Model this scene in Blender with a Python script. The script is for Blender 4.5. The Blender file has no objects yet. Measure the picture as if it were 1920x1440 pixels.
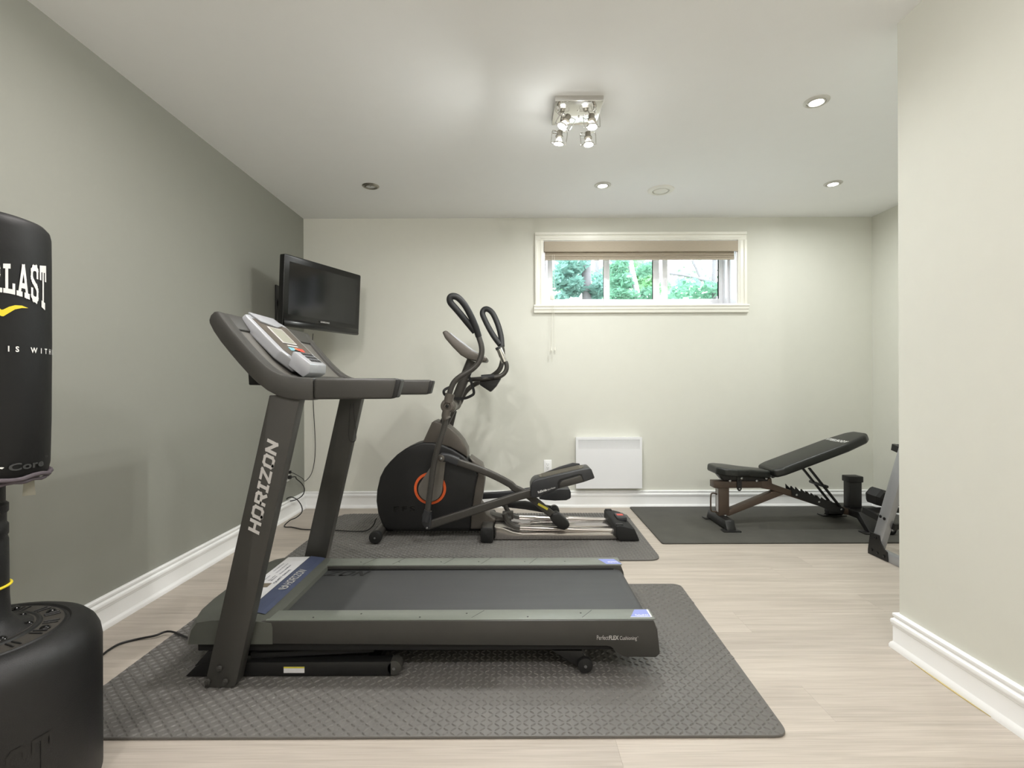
import bpy, bmesh, math, random
from mathutils import Vector, Matrix

R = math.radians
rnd = random.Random(11)
S = bpy.context.scene
C = S.collection

# ---------------------------------------------------------------- camera, world, exposure
F = 930.0            # focal length in pixels of the 1920 x 1440 frame
CH = 1.108           # camera height
PHI = R(-0.2)        # slight roll
H = 2.60             # ceiling height
cam = bpy.data.cameras.new('camera')
cam.sensor_width = 36.0
cam.lens = F / 1920.0 * 36.0
cam.clip_start = 0.02
cam_o = bpy.data.objects.new('camera', cam)
cam_o.matrix_world = Matrix.Translation((0, 0, CH)) @ Matrix.Rotation(R(90), 4, 'X') @ Matrix.Rotation(PHI, 4, 'Z')
C.objects.link(cam_o)
S.camera = cam_o

world = bpy.data.worlds.new('overcast_sky')
S.world = world
world.use_nodes = True
bg = world.node_tree.nodes['Background']
bg.inputs['Color'].default_value = (0.86, 0.95, 1.0, 1)
bg.inputs['Strength'].default_value = 8.0

S.view_settings.view_transform = 'Standard'
S.view_settings.look = 'None'
S.view_settings.gamma = 1.0
S.view_settings.use_curve_mapping = False
S.view_settings.exposure = 0.84
S.cycles.max_bounces = 16
S.cycles.diffuse_bounces = 10

REAR_W = 31.0        # watts of the two unseen wide-beam lamps behind the camera
DOWN_W = 6.0        # watts of each recessed lamp
SPOT_W = 6.0         # watts of each bulb of the ceiling spot fixture


def W(px, py, Y):
    """point at depth Y seen at pixel (px, py)"""
    u, v = (px - 960) / F, (720 - py) / F
    c, s = math.cos(PHI), math.sin(PHI)
    return Vector(((u * c - v * s) * Y, Y, CH + (u * s + v * c) * Y))


def XZ(px, py, Y):
    p = W(px, py, Y)
    return (p.x, p.z)


def G(px, py, z=0.0):
    """point on the horizontal plane z seen at pixel"""
    u, v = (px - 960) / F, (720 - py) / F
    c, s = math.cos(PHI), math.sin(PHI)
    Y = (z - CH) / (u * s + v * c)
    return Vector(((u * c - v * s) * Y, Y, z))


# ---------------------------------------------------------------- materials
def lin(c):
    c = c / 255.0
    return c / 12.92 if c <= 0.04045 else ((c + 0.055) / 1.055) ** 2.4


def L(rgb, k=1.0):
    return tuple(min(1.0, lin(c) * k) for c in rgb) + (1,)


def mat(name, rgb, rough=0.5, metal=0.0, var=0.08, scale=12.0, bump=0.0, bscale=200.0, spec=0.5,
        stretch=None, coat=0.0, emit=None, estr=0.0):
    m = bpy.data.materials.new(name)
    m.use_nodes = True
    nt = m.node_tree
    b = nt.nodes['Principled BSDF']
    b.inputs['Roughness'].default_value = rough
    b.inputs['Metallic'].default_value = metal
    b.inputs['Specular IOR Level'].default_value = spec
    b.inputs['Coat Weight'].default_value = coat
    tc = nt.nodes.new('ShaderNodeTexCoord')
    vec = tc.outputs['Object']
    if stretch:
        mp = nt.nodes.new('ShaderNodeMapping')
        mp.inputs['Scale'].default_value = stretch
        nt.links.new(vec, mp.inputs['Vector'])
        vec = mp.outputs['Vector']
    n = nt.nodes.new('ShaderNodeTexNoise')
    n.inputs['Scale'].default_value = scale
    n.inputs['Detail'].default_value = 4
    nt.links.new(vec, n.inputs['Vector'])
    mx = nt.nodes.new('ShaderNodeMix')
    mx.data_type = 'RGBA'
    mx.inputs['A'].default_value = L(rgb, 1 - var)
    mx.inputs['B'].default_value = L(rgb, 1 + var)
    nt.links.new(n.outputs['Fac'], mx.inputs['Factor'])
    nt.links.new(mx.outputs['Result'], b.inputs['Base Color'])
    if bump:
        n2 = nt.nodes.new('ShaderNodeTexNoise')
        n2.inputs['Scale'].default_value = bscale
        n2.inputs['Detail'].default_value = 3
        nt.links.new(vec, n2.inputs['Vector'])
        bp = nt.nodes.new('ShaderNodeBump')
        bp.inputs['Strength'].default_value = bump
        bp.inputs['Distance'].default_value = 0.002
        nt.links.new(n2.outputs['Fac'], bp.inputs['Height'])
        nt.links.new(bp.outputs['Normal'], b.inputs['Normal'])
    if emit:
        b.inputs['Emission Color'].default_value = tuple(emit) + (1,)
        b.inputs['Emission Strength'].default_value = estr
    return m


M = {}
M['ceiling'] = mat('ceiling_paint', (246, 247, 248), 0.9, var=0.01, bump=0.05, bscale=300)
M['wall_grey'] = mat('grey_green_paint', (144, 145, 137), 0.75, var=0.02, bump=0.08, bscale=350)
M['wall_cream'] = mat('cream_paint', (214, 214, 205), 0.75, var=0.02, bump=0.08, bscale=350)
M['trim'] = mat('white_trim', (246, 247, 248), 0.35, var=0.01)
M['window_trim'] = mat('ivory_trim', (240, 239, 230), 0.35, var=0.01)
M['vinyl'] = mat('white_vinyl', (238, 238, 242), 0.3, var=0.01)
M['heater'] = mat('heater_enamel', (236, 237, 240), 0.4, var=0.01)
M['dark_gap'] = mat('dark_gap', (22, 22, 22), 0.8)
M['mat_diamond'] = mat('foam_mat_grey', (96, 94, 91), 0.5, var=0.14, scale=5, bump=0.15, bscale=600)
M['mat_smooth'] = mat('rubber_mat', (72, 71, 66), 0.7, var=0.28, scale=6, bump=0.3, bscale=250)
M['tread_grey'] = mat('treadmill_grey_plastic', (96, 94, 89), 0.42, var=0.05, scale=30, bump=0.06, bscale=900)
M['tread_side'] = mat('treadmill_side_grey', (58, 57, 54), 0.45, var=0.04, scale=30, bump=0.05, bscale=900)
M['hood_grey'] = mat('treadmill_hood_grey', (82, 84, 78), 0.45, var=0.05, scale=30)
M['tread_green'] = mat('treadmill_rail_grey', (112, 116, 109), 0.45, var=0.05, scale=30)
M['belt'] = mat('running_belt', (60, 61, 62), 0.6, var=0.16, scale=9, bump=0.15, bscale=700, stretch=(0.3, 4, 1))
M['black'] = mat('black_plastic', (18, 18, 18), 0.45, var=0.1)
M['black_gloss'] = mat('gloss_black', (14, 14, 15), 0.16, var=0.05)
M['black_matt'] = mat('matt_black', (13, 13, 13), 0.75, var=0.1)
M['rubber'] = mat('black_rubber', (16, 16, 16), 0.7, var=0.1)
M['silver_plastic'] = mat('silver_plastic', (168, 170, 175), 0.32, metal=0.25, var=0.03)
M['panel_brown'] = mat('display_panel', (84, 77, 70), 0.4, var=0.04)
M['lcd'] = mat('lcd_glass', (150, 150, 138), 0.2, var=0.03)
M['btn_red'] = mat('red_button', (206, 72, 58), 0.4)
M['btn_blue'] = mat('blue_button', (120, 178, 190), 0.4)
M['btn_orange'] = mat('orange_button', (222, 120, 70), 0.4)
M['logo_silver'] = mat('logo_silver', (188, 186, 184), 0.45, var=0.02)
M['logo_dark'] = mat('logo_dark', (24, 24, 25), 0.6, var=0.02)
M['strip_blue'] = mat('blue_label', (70, 78, 104), 0.45, var=0.25, scale=14)
M['paper'] = mat('white_label', (222, 221, 224), 0.5, var=0.03)
M['paper_brown'] = mat('brown_label', (120, 110, 96), 0.5)
M['ink'] = mat('grey_ink', (96, 98, 112), 0.6)
M['decal_blue'] = mat('periwinkle_decal', (128, 138, 200), 0.4, var=0.05)
M['white_ink'] = mat('white_print', (226, 226, 224), 0.55, var=0.02)
M['yellow_ink'] = mat('yellow_print', (226, 204, 44), 0.5, var=0.05)
M['label_yellow'] = mat('yellow_sticker', (206, 196, 70), 0.5)
M['ell_black'] = mat('elliptical_black', (16, 16, 17), 0.5, var=0.1, bump=0.08, bscale=800)
M['ell_silver'] = mat('elliptical_bronze_silver', (90, 85, 79), 0.38, metal=0.3, var=0.05)
M['ell_grey'] = mat('elliptical_tube_grey', (68, 66, 63), 0.36, metal=0.35, var=0.04)
M['ell_dark'] = mat('elliptical_dark_grey', (45, 46, 49), 0.38, var=0.06)
M['crank'] = mat('crank_cover', (112, 108, 102), 0.4, metal=0.3, var=0.06)
M['orange'] = mat('orange_ring', (214, 92, 40), 0.45, var=0.06)
M['grip'] = mat('foam_grip', (31, 32, 34), 0.55, var=0.06)
M['chrome'] = mat('chrome', (214, 212, 208), 0.12, metal=1.0, var=0.02)
M['satin'] = mat('satin_steel', (196, 196, 196), 0.32, metal=0.9, var=0.04, scale=40)
M['rail_steel'] = mat('rail_steel', (190, 185, 181), 0.2, metal=0.95, var=0.03)
M['bolt'] = mat('bolt_steel', (176, 178, 180), 0.25, metal=0.9, var=0.05)
M['bench_brown'] = mat('bench_bronze', (78, 65, 55), 0.4, metal=0.15, var=0.06)
M['bench_black'] = mat('bench_black_steel', (20, 20, 20), 0.4, var=0.06)
M['vinyl_black'] = mat('black_vinyl', (29, 31, 29), 0.36, var=0.08, bump=0.12, bscale=500)
M['rack_grey'] = mat('rack_silver', (172, 174, 178), 0.35, metal=0.55, var=0.04, scale=40)
M['bag_black'] = mat('bag_black_vinyl', (18, 18, 18), 0.55, var=0.12, scale=6, bump=0.2, bscale=60, spec=0.3)
M['base_black'] = mat('bag_base_plastic', (16, 16, 17), 0.5, var=0.2, scale=60, bump=0.35, bscale=420)
M['base_dust'] = mat('dusty_black_plastic', (52, 49, 44), 0.6, var=0.3, scale=18, bump=0.2, bscale=300)
M['tread_dust'] = mat('dusty_pedal_rubber', (98, 94, 84), 0.7, var=0.4, scale=90, bump=0.3, bscale=300)
M['cord_purple'] = mat('drawstring', (78, 70, 76), 0.6, var=0.15, scale=80)
M['core_grey'] = mat('grey_print', (54, 55, 55), 0.5)
M['clear_tag'] = mat('plastic_tag', (140, 138, 126), 0.2, var=0.1, scale=60)
M['tv_black'] = mat('tv_bezel', (10, 10, 11), 0.2, var=0.05)
M['tv_screen'] = mat('tv_screen', (20, 21, 22), 0.12, var=0.03, spec=0.6)
M['blind'] = mat('woven_blind', (178, 167, 150), 0.8, var=0.10, scale=160, stretch=(0.25, 1, 2.5), bump=0.25, bscale=420)
M['cord_white'] = mat('white_cord', (226, 224, 214), 0.6)
M['trunk_dark'] = mat('dark_bark', (92, 86, 88), 0.9, var=0.3, scale=9, bump=0.5, bscale=30)
M['trunk_birch'] = mat('birch_bark', (156, 150, 152), 0.85, var=0.3, scale=9, bump=0.4, bscale=30)
M['bounce_ground'] = mat('pale_bounce_ground', (168, 167, 158), 0.9, var=0.2, scale=3)  # ground colour lightened to bounce light onto the ceiling
M['cable'] = mat('black_cable', (14, 14, 14), 0.5)
M['copper'] = mat('brass_metal', (150, 118, 84), 0.3, metal=0.9)
M['ceiling_plastic'] = mat('white_vent_plastic', (232, 231, 224), 0.45, var=0.01)
M['lit_nickel'] = mat('lit_nickel', (206, 204, 198), 0.45, metal=0.35, var=0.04, scale=60)  # nickel with the glow of a lit lamp put into its colour
M['nickel'] = mat('brushed_nickel', (158, 154, 144), 0.3, metal=0.9, var=0.06, scale=60)
M['wood_edge'] = mat('bare_wood_edge', (196, 178, 128), 0.7, var=0.1)


def leaf_mat(name, rgb):
    m = mat(name, rgb, 0.6, var=0.35, scale=1.6)
    nt = m.node_tree
    b = nt.nodes['Principled BSDF']
    src = b.inputs['Base Color'].links[0].from_socket
    t = nt.nodes.new('ShaderNodeBsdfTranslucent')
    nt.links.new(src, t.inputs['Color'])
    ms = nt.nodes.new('ShaderNodeMixShader')
    ms.inputs[0].default_value = 0.5
    nt.links.new(b.outputs[0], ms.inputs[1])
    nt.links.new(t.outputs[0], ms.inputs[2])
    nt.links.new(ms.outputs[0], nt.nodes['Material Output'].inputs[0])
    return m


M['leaf_a'] = leaf_mat('leaf_green', (96, 136, 112))
M['leaf_b'] = leaf_mat('leaf_blue_green', (92, 124, 114))
M['leaf_c'] = leaf_mat('leaf_bright_green', (116, 158, 114))


def glass_mat():
    m = bpy.data.materials.new('window_glass')
    m.use_nodes = True
    nt = m.node_tree
    out = nt.nodes['Material Output']
    nt.nodes.remove(nt.nodes['Principled BSDF'])
    tr = nt.nodes.new('ShaderNodeBsdfTransparent')
    tr.inputs[0].default_value = (0.93, 0.97, 0.97, 1)
    gl = nt.nodes.new('ShaderNodeBsdfGlossy')
    gl.inputs['Roughness'].default_value = 0.02
    fr = nt.nodes.new('ShaderNodeFresnel')
    fr.inputs[0].default_value = 1.45
    ms = nt.nodes.new('ShaderNodeMixShader')
    nt.links.new(fr.outputs[0], ms.inputs[0])
    nt.links.new(tr.outputs[0], ms.inputs[1])
    nt.links.new(gl.outputs[0], ms.inputs[2])
    nt.links.new(ms.outputs[0], out.inputs[0])
    return m


M['glass'] = glass_mat()


def emis(name, rgb, s):
    return mat(name, (250, 250, 250), 0.4, var=0.0, emit=rgb, estr=s)


M['bulb'] = emis('lit_bulb', (1.0, 0.97, 0.9), 25.0)
M['bulb_glow'] = emis('lit_reflector', (1.0, 0.92, 0.78), 0.35)


def plank_mat():
    m = bpy.data.materials.new('whitewashed_oak')
    m.use_nodes = True
    nt = m.node_tree
    b = nt.nodes['Principled BSDF']
    b.inputs['Roughness'].default_value = 0.5
    b.inputs['Specular IOR Level'].default_value = 0.35
    tc = nt.nodes.new('ShaderNodeTexCoord')
    oi = nt.nodes.new('ShaderNodeObjectInfo')
    mu = nt.nodes.new('ShaderNodeMath')
    mu.operation = 'MULTIPLY'
    mu.inputs[1].default_value = 37.0
    nt.links.new(oi.outputs['Random'], mu.inputs[0])
    ad = nt.nodes.new('ShaderNodeVectorMath')
    ad.operation = 'ADD'
    nt.links.new(tc.outputs['Object'], ad.inputs[0])
    nt.links.new(mu.outputs[0], ad.inputs[1])

    def noise(sc, scale, detail, dist=0.0):
        mp = nt.nodes.new('ShaderNodeMapping')
        mp.inputs['Scale'].default_value = sc
        nt.links.new(ad.outputs[0], mp.inputs['Vector'])
        n = nt.nodes.new('ShaderNodeTexNoise')
        n.inputs['Scale'].default_value = scale
        n.inputs['Detail'].default_value = detail
        n.inputs['Distortion'].default_value = dist
        nt.links.new(mp.outputs[0], n.inputs['Vector'])
        return n.outputs['Fac']
    g1 = noise((0.35, 6, 1), 5, 6, 0.6)
    g2 = noise((1.2, 60, 1), 4, 3)
    r1 = nt.nodes.new('ShaderNodeValToRGB')
    r1.color_ramp.elements[0].position = 0.3
    r1.color_ramp.elements[0].color = L((174, 165, 155))
    r1.color_ramp.elements[1].position = 0.7
    r1.color_ramp.elements[1].color = L((192, 183, 173))
    nt.links.new(g1, r1.inputs[0])
    r2 = nt.nodes.new('ShaderNodeValToRGB')
    r2.color_ramp.elements[0].position = 0.35
    r2.color_ramp.elements[0].color = (0.86, 0.85, 0.83, 1)
    r2.color_ramp.elements[1].position = 0.6
    r2.color_ramp.elements[1].color = (1, 1, 1, 1)
    nt.links.new(g2, r2.inputs[0])
    mx = nt.nodes.new('ShaderNodeMix')
    mx.data_type = 'RGBA'
    mx.blend_type = 'MULTIPLY'
    mx.inputs['Factor'].default_value = 0.8
    nt.links.new(r1.outputs[0], mx.inputs['A'])
    nt.links.new(r2.outputs[0], mx.inputs['B'])
    tone = nt.nodes.new('ShaderNodeMapRange')
    tone.inputs['To Min'].default_value = 0.93
    tone.inputs['To Max'].default_value = 1.03
    nt.links.new(oi.outputs['Random'], tone.inputs['Value'])
    vm = nt.nodes.new('ShaderNodeVectorMath')
    vm.operation = 'SCALE'
    nt.links.new(mx.outputs['Result'], vm.inputs[0])
    nt.links.new(tone.outputs[0], vm.inputs['Scale'])
    nt.links.new(vm.outputs[0], b.inputs['Base Color'])
    bp = nt.nodes.new('ShaderNodeBump')
    bp.inputs['Strength'].default_value = 0.12
    bp.inputs['Distance'].default_value = 0.001
    nt.links.new(g2, bp.inputs['Height'])
    nt.links.new(bp.outputs[0], b.inputs['Normal'])
    return m


M['plank'] = plank_mat()


# ---------------------------------------------------------------- mesh helpers
def catmull(pts, n=8, closed=False):
    P = [Vector(p) for p in pts]
    k = len(P)
    out = []
    rng = range(k) if closed else range(k - 1)
    for i in rng:
        if closed:
            a, b, c, d = P[(i - 1) % k], P[i], P[(i + 1) % k], P[(i + 2) % k]
        else:
            a = P[i - 1] if i > 0 else P[0] * 2 - P[1]
            b, c = P[i], P[i + 1]
            d = P[i + 2] if i + 2 < k else P[-1] * 2 - P[-2]
        for j in range(n):
            t = j / n
            out.append(0.5 * ((2 * b) + (c - a) * t + (2 * a - 5 * b + 4 * c - d) * t * t + (3 * b - a - 3 * c + d) * t ** 3))
    if not closed:
        out.append(P[-1])
    return out


def round_poly(pts, r, n=5):
    """round the corners of a 2D polygon; r scalar or list"""
    k = len(pts)
    out = []
    for i in range(k):
        p = Vector(pts[i]); a = Vector(pts[i - 1]); b = Vector(pts[(i + 1) % k])
        rr = r[i] if isinstance(r, (list, tuple)) else r
        if rr <= 0:
            out.append((p.x, p.y)); continue
        da, db = (a - p), (b - p)
        la, lb = da.length, db.length
        da.normalize(); db.normalize()
        ang = math.acos(max(-1, min(1, da.dot(db))))
        d = min(rr / max(1e-6, math.tan(ang / 2)), la * 0.49, lb * 0.49)
        p0, p1 = p + da * d, p + db * d
        for j in range(n + 1):
            t = j / n
            q = p0 * (1 - t) ** 2 + p * 2 * t * (1 - t) + p1 * t * t
            out.append((q.x, q.y))
    return out


class MB:
    def __init__(self):
        self.v, self.f = [], []

    def add(self, vs, fs, Mx=None):
        o = len(self.v)
        self.v += [(Mx @ Vector(p)) if Mx is not None else Vector(p) for p in vs]
        self.f += [tuple(i + o for i in f) for f in fs]
        return self

    def bm(self, bm, Mx=None):
        bm.verts.index_update()
        self.add([v.co.copy() for v in bm.verts], [[v.index for v in f.verts] for f in bm.faces], Mx)
        bm.free()
        return self

    def prism(self, pts, axis, a, b, bev=0.0, seg=2, Mx=None, ang=25):
        def mk(p, t):
            return {'x': (t, p[0], p[1]), 'y': (p[0], t, p[1]), 'z': (p[0], p[1], t)}[axis]
        bm = bmesh.new()
        lo = [bm.verts.new(mk(p, a)) for p in pts]
        hi = [bm.verts.new(mk(p, b)) for p in pts]
        n = len(pts)
        bm.faces.new(lo)
        bm.faces.new(hi[::-1])
        for i in range(n):
            bm.faces.new((lo[i], hi[i], hi[(i + 1) % n], lo[(i + 1) % n]))
        bmesh.ops.recalc_face_normals(bm, faces=bm.faces)
        if bev:
            es = [e for e in bm.edges if e.calc_face_angle(0) > R(ang)]
            bmesh.ops.bevel(bm, geom=es, offset=bev, segments=seg, profile=0.5, affect='EDGES', clamp_overlap=True)
        return self.bm(bm, Mx)

    def box(self, x0, x1, y0, y1, z0, z1, bev=0.0, seg=2, Mx=None):
        return self.prism([(x0, y0), (x1, y0), (x1, y1), (x0, y1)], 'z', z0, z1, bev, seg, Mx)

    def frame_of(self, d, up):
        d = d.normalized()
        up = Vector(up)
        s = d.cross(up)
        if s.length < 1e-5:
            s = d.cross(Vector((1, 0, 0)))
        s.normalize()
        return s, s.cross(d).normalized()

    def beam(self, p0, p1, w, h, up=(0, 0, 1), bev=0.0, seg=2):
        """box from p0 to p1; w across, h along up"""
        p0, p1 = Vector(p0), Vector(p1)
        d = p1 - p0
        s, u = self.frame_of(d, up)
        Mx = Matrix((s, d.normalized(), u)).transposed().to_4x4()
        Mx.translation = p0
        return self.box(-w / 2, w / 2, 0, d.length, -h / 2, h / 2, bev, seg, Mx)

    def sweep(self, path, sec, up=(0, 1, 0), closed=False, caps=True, scales=None):
        P = [Vector(p) for p in path]
        n = len(P)
        rings = []
        for i, p in enumerate(P):
            if closed:
                d = P[(i + 1) % n] - P[i - 1]
            else:
                d = P[min(i + 1, n - 1)] - P[max(i - 1, 0)]
            s, u = self.frame_of(d, up)
            k = scales[i] if scales else 1.0
            rings.append([p + s * (a * k) + u * (b * k) for a, b in sec])
        m = len(sec)
        vs = [q for r in rings for q in r]
        fs = []
        for i in range(n if closed else n - 1):
            j = (i + 1) % n
            for k in range(m):
                l = (k + 1) % m
                fs.append((i * m + k, i * m + l, j * m + l, j * m + k))
        if caps and not closed:
            fs.append(tuple(range(m - 1, -1, -1)))
            fs.append(tuple((n - 1) * m + k for k in range(m)))
        return self.add(vs, fs)

    def tube(self, path, r, n=12, closed=False, up=None, flat=1.0, caps=True):
        P = [Vector(p) for p in path]
        if up is None:      # parallel transport frames
            cnt = len(P)
            rr = r if isinstance(r, (list, tuple)) else [r] * cnt
            d0 = (P[1] - P[0]).normalized()
            s = d0.orthogonal().normalized()
            vs, fs = [], []
            for i in range(cnt):
                d = (P[(i + 1) % cnt] - P[i - 1]) if closed else (P[min(i + 1, cnt - 1)] - P[max(i - 1, 0)])
                d.normalize()
                s = (s - d * s.dot(d)).normalized()
                t = d.cross(s)
                for k in range(n):
                    a = 2 * math.pi * k / n
                    vs.append(P[i] + (s * math.cos(a) + t * math.sin(a)) * rr[i])
            for i in range(cnt if closed else cnt - 1):
                j = (i + 1) % cnt
                for k in range(n):
                    l = (k + 1) % n
                    fs.append((i * n + k, i * n + l, j * n + l, j * n + k))
            if caps and not closed:
                fs.append(tuple(range(n - 1, -1, -1)))
                fs.append(tuple((cnt - 1) * n + k for k in range(n)))
            return self.add(vs, fs)
        sec = [(r * math.cos(2 * math.pi * k / n), r * flat * math.sin(2 * math.pi * k / n)) for k in range(n)]
        return self.sweep(P, sec, up, closed, caps)

    def lathe(self, prof, o=(0, 0, 0), axis=(0, 0, 1), n=32, a0=0.0, a1=2 * math.pi):
        """prof = [(r, h)...] around axis through o"""
        ax = Vector(axis).normalized()
        s = ax.orthogonal().normalized()
        if abs(ax.z) > 0.99:
            s = Vector((1, 0, 0))
        t = ax.cross(s)
        o = Vector(o)
        vs, fs = [], []
        m = len(prof)
        for k in range(n):
            a = 2 * math.pi * k / n
            e = s * math.cos(a) + t * math.sin(a)
            for r, h in prof:
                vs.append(o + e * r + ax * h)
        for k in range(n):
            l = (k + 1) % n
            for i in range(m - 1):
                fs.append((k * m + i, l * m + i, l * m + i + 1, k * m + i + 1))
        return self.add(vs, fs)

    def cyl(self, p0, p1, r, n=20, bev=0.0):
        p0, p1 = Vector(p0), Vector(p1)
        d = (p1 - p0)
        h = d.length
        b = min(bev, r * 0.45, h * 0.45)
        if b > 0:
            pr = [(0, 0), (r - b, 0), (r - b * 0.3, b * 0.3), (r, b), (r, h - b), (r - b * 0.3, h - b * 0.3), (r - b, h), (0, h)]
        else:
            pr = [(0, 0), (r, 0), (r, h), (0, h)]
        return self.lathe(pr, p0, d, n)

    def ball(self, c, r, n=12):
        pr = [(r * math.sin(math.pi * i / 6), -r * math.cos(math.pi * i / 6)) for i in range(7)]
        return self.lathe(pr, c, (0, 0, 1), n)


def origin_of(o):
    v = Vector((0, 0, 0))
    while o is not None:
        v += o.location
        o = o.parent
    return v


def obj(name, mb, m, parent=None, sharp=32, local=False, loc=None):
    me = bpy.data.meshes.new(name)
    off = Vector((0, 0, 0))
    if parent is not None and not local:
        off = origin_of(parent)
    if loc is not None:
        off = Vector(loc)
    me.from_pydata([tuple(v - off) for v in mb.v], [], mb.f)
    bm = bmesh.new()
    bm.from_mesh(me)
    bmesh.ops.remove_doubles(bm, verts=bm.verts, dist=1e-6)
    bmesh.ops.recalc_face_normals(bm, faces=bm.faces)
    bm.to_mesh(me)
    bm.free()
    me.shade_smooth()
    me.set_sharp_from_angle(angle=R(sharp))
    me.materials.append(M[m] if isinstance(m, str) else m)
    o = bpy.data.objects.new(name, me)
    C.objects.link(o)
    if loc is not None:
        o.location = loc
    o.parent = parent
    return o


def flat(name, mb, m, parent=None, local=False):
    """print or label made of open faces: keep windings"""
    me = bpy.data.meshes.new(name)
    off = origin_of(parent) if (parent is not None and not local) else Vector((0, 0, 0))
    me.from_pydata([tuple(v - off) for v in mb.v], [], mb.f)
    me.materials.append(M[m] if isinstance(m, str) else m)
    o = bpy.data.objects.new(name, me)
    C.objects.link(o)
    o.parent = parent
    return o


def tag(o, label, cat, group=None, kind=None):
    o['label'] = label
    o['category'] = cat
    if group:
        o['group'] = group
    if kind:
        o['kind'] = kind
    return o


def thing(name, loc, label, cat, group=None, kind=None):
    o = bpy.data.objects.new(name, None)
    o.empty_display_size = 0.1
    o.location = loc
    C.objects.link(o)
    return tag(o, label, cat, group, kind)


def struct(name, mb, m, label, cat='room'):
    o = obj(name, mb, m)
    tag(o, label, cat, kind='structure')
    return o


def copy_tree(o, parent=None):
    c = o.copy()
    C.objects.link(c)
    c.parent = parent
    for ch in list(o.children):
        copy_tree(ch, c)
    return c


# ---------------------------------------------------------------- lettering
def text_geo(s, bold=0.0, space=1.0):
    cu = bpy.data.curves.new('lettering', 'FONT')
    cu.body = s
    cu.size = 1.0
    cu.offset = bold
    cu.space_character = space
    cu.resolution_u = 3
    ob = bpy.data.objects.new('lettering', cu)
    me = bpy.data.meshes.new_from_object(ob)
    vs = [(v.co.x, v.co.y) for v in me.vertices]
    fs = [tuple(p.vertices) for p in me.polygons]
    bpy.data.objects.remove(ob)
    bpy.data.curves.remove(cu)
    bpy.data.meshes.remove(me)
    return vs, fs


def bbox(vs):
    xs = [v[0] for v in vs]; ys = [v[1] for v in vs]
    return min(xs), max(xs), min(ys), max(ys)


GLY = {
    'H': (0.72, [[(0, 0), (0, 1)], [(.72, 0), (.72, 1)], [(0, .5), (.72, .5)]]),
    'O': (0.76, [[(.16, 0), (.6, 0), (.76, .16), (.76, .84), (.6, 1), (.16, 1), (0, .84), (0, .16), (.16, 0)]]),
    'R': (0.72, [[(0, 0), (0, 1), (.56, 1), (.72, .86), (.72, .6), (.56, .46), (0, .46)], [(.4, .46), (.72, 0)]]),
    'I': (0.36, [[(.18, 0), (.18, 1)], [(0, 1), (.36, 1)], [(0, 0), (.36, 0)]]),
    'Z': (0.72, [[(0, 1), (.72, 1), (0, 0), (.72, 0)]]),
    'N': (0.76, [[(0, 0), (0, 1), (.76, 0), (.76, 1)]]),
    'E': (0.6, [[(.1, 0), (.1, 1)], [(-.04, 1), (.6, 1), (.6, .8)], [(-.04, 0), (.6, 0), (.6, .2)], [(.1, .5), (.46, .5)], [(.46, .38), (.46, .62)]]),
    'V': (0.7, [[(.06, 1), (.35, 0), (.64, 1)], [(-.08, 1), (.2, 1)], [(.5, 1), (.78, 1)]]),
    'r': (0.66, [[(.1, 0), (.1, 1)], [(-.04, 1), (.46, 1), (.58, .88), (.58, .62), (.46, .5), (.1, .5)], [(.34, .5), (.6, 0), (.72, 0)], [(-.04, 0), (.26, 0)]]),
    'L': (0.58, [[(.1, 0), (.1, 1)], [(-.04, 1), (.26, 1)], [(-.04, 0), (.58, 0), (.58, .24)]]),
    'A': (0.74, [[(.06, 0), (.34, 1), (.4, 1), (.68, 0)], [(.17, .32), (.57, .32)], [(-.06, 0), (.2, 0)], [(.54, 0), (.8, 0)]]),
    'S': (0.58, [[(.56, .76), (.56, .9), (.44, 1), (.14, 1), (.02, .9), (.02, .7), (.1, .6), (.48, .4), (.56, .3), (.56, .1), (.44, 0), (.14, 0), (.02, .1), (.02, .26)]]),
    'T': (0.66, [[(.33, 0), (.33, 1)], [(0, .76), (0, 1), (.66, 1), (.66, .76)], [(.18, 0), (.48, 0)]]),
}


def stroke_word(word, wd=0.2, gap=0.3, shear=0.0):
    """bold letters as thick strokes; returns quads in units of letter height and the total width"""
    quads = []
    x = 0.0
    for ch in word:
        w, lines = GLY[ch]
        for ln in lines:
            n = len(ln)
            sub = []
            for i in range(n - 1):
                a, b = Vector(ln[i]), Vector(ln[i + 1])
                d = (b - a)
                l = d.length
                if l < 1e-6:
                    continue
                d /= l
                e = wd / 2
                a2 = a - d * (e * 0.96)
                b2 = b + d * (e * 0.96)
                nn = Vector((-d.y, d.x)) * e
                k = max(1, int(l / 0.25))
                for j in range(k):
                    p, q = a2.lerp(b2, j / k), a2.lerp(b2, (j + 1) / k)
                    sub.append((p - nn, q - nn, q + nn, p + nn))
            quads += [[Vector((x + p.x + shear * p.y, p.y)) for p in qd] for qd in sub]
        x += w + gap
    return quads, x - gap


def put_quads(mb, quads, fn):
    for i, q in enumerate(quads):
        P = [fn(p.x, p.y) for p in q]
        n = (P[1] - P[0]).cross(P[3] - P[0])
        n = n.normalized() * (6e-5 * (i % 9)) if n.length > 1e-12 else n
        mb.add([p + n for p in P], [(0, 1, 2, 3)])


def put_text(mb, s, o, u, v, width, height, bold=0.0, space=1.0, fn=None):
    vs, fs = text_geo(s, bold, space)
    if not vs:
        return
    x0, x1, y0, y1 = bbox(vs)
    o, u, v = Vector(o), Vector(u), Vector(v)
    out = []
    for a, b in vs:
        p, q = (a - x0) / (x1 - x0) * width, (b - y0) / (y1 - y0) * height
        out.append(fn(p, q) if fn else o + u * p + v * q)
    mb.add(out, fs)

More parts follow.
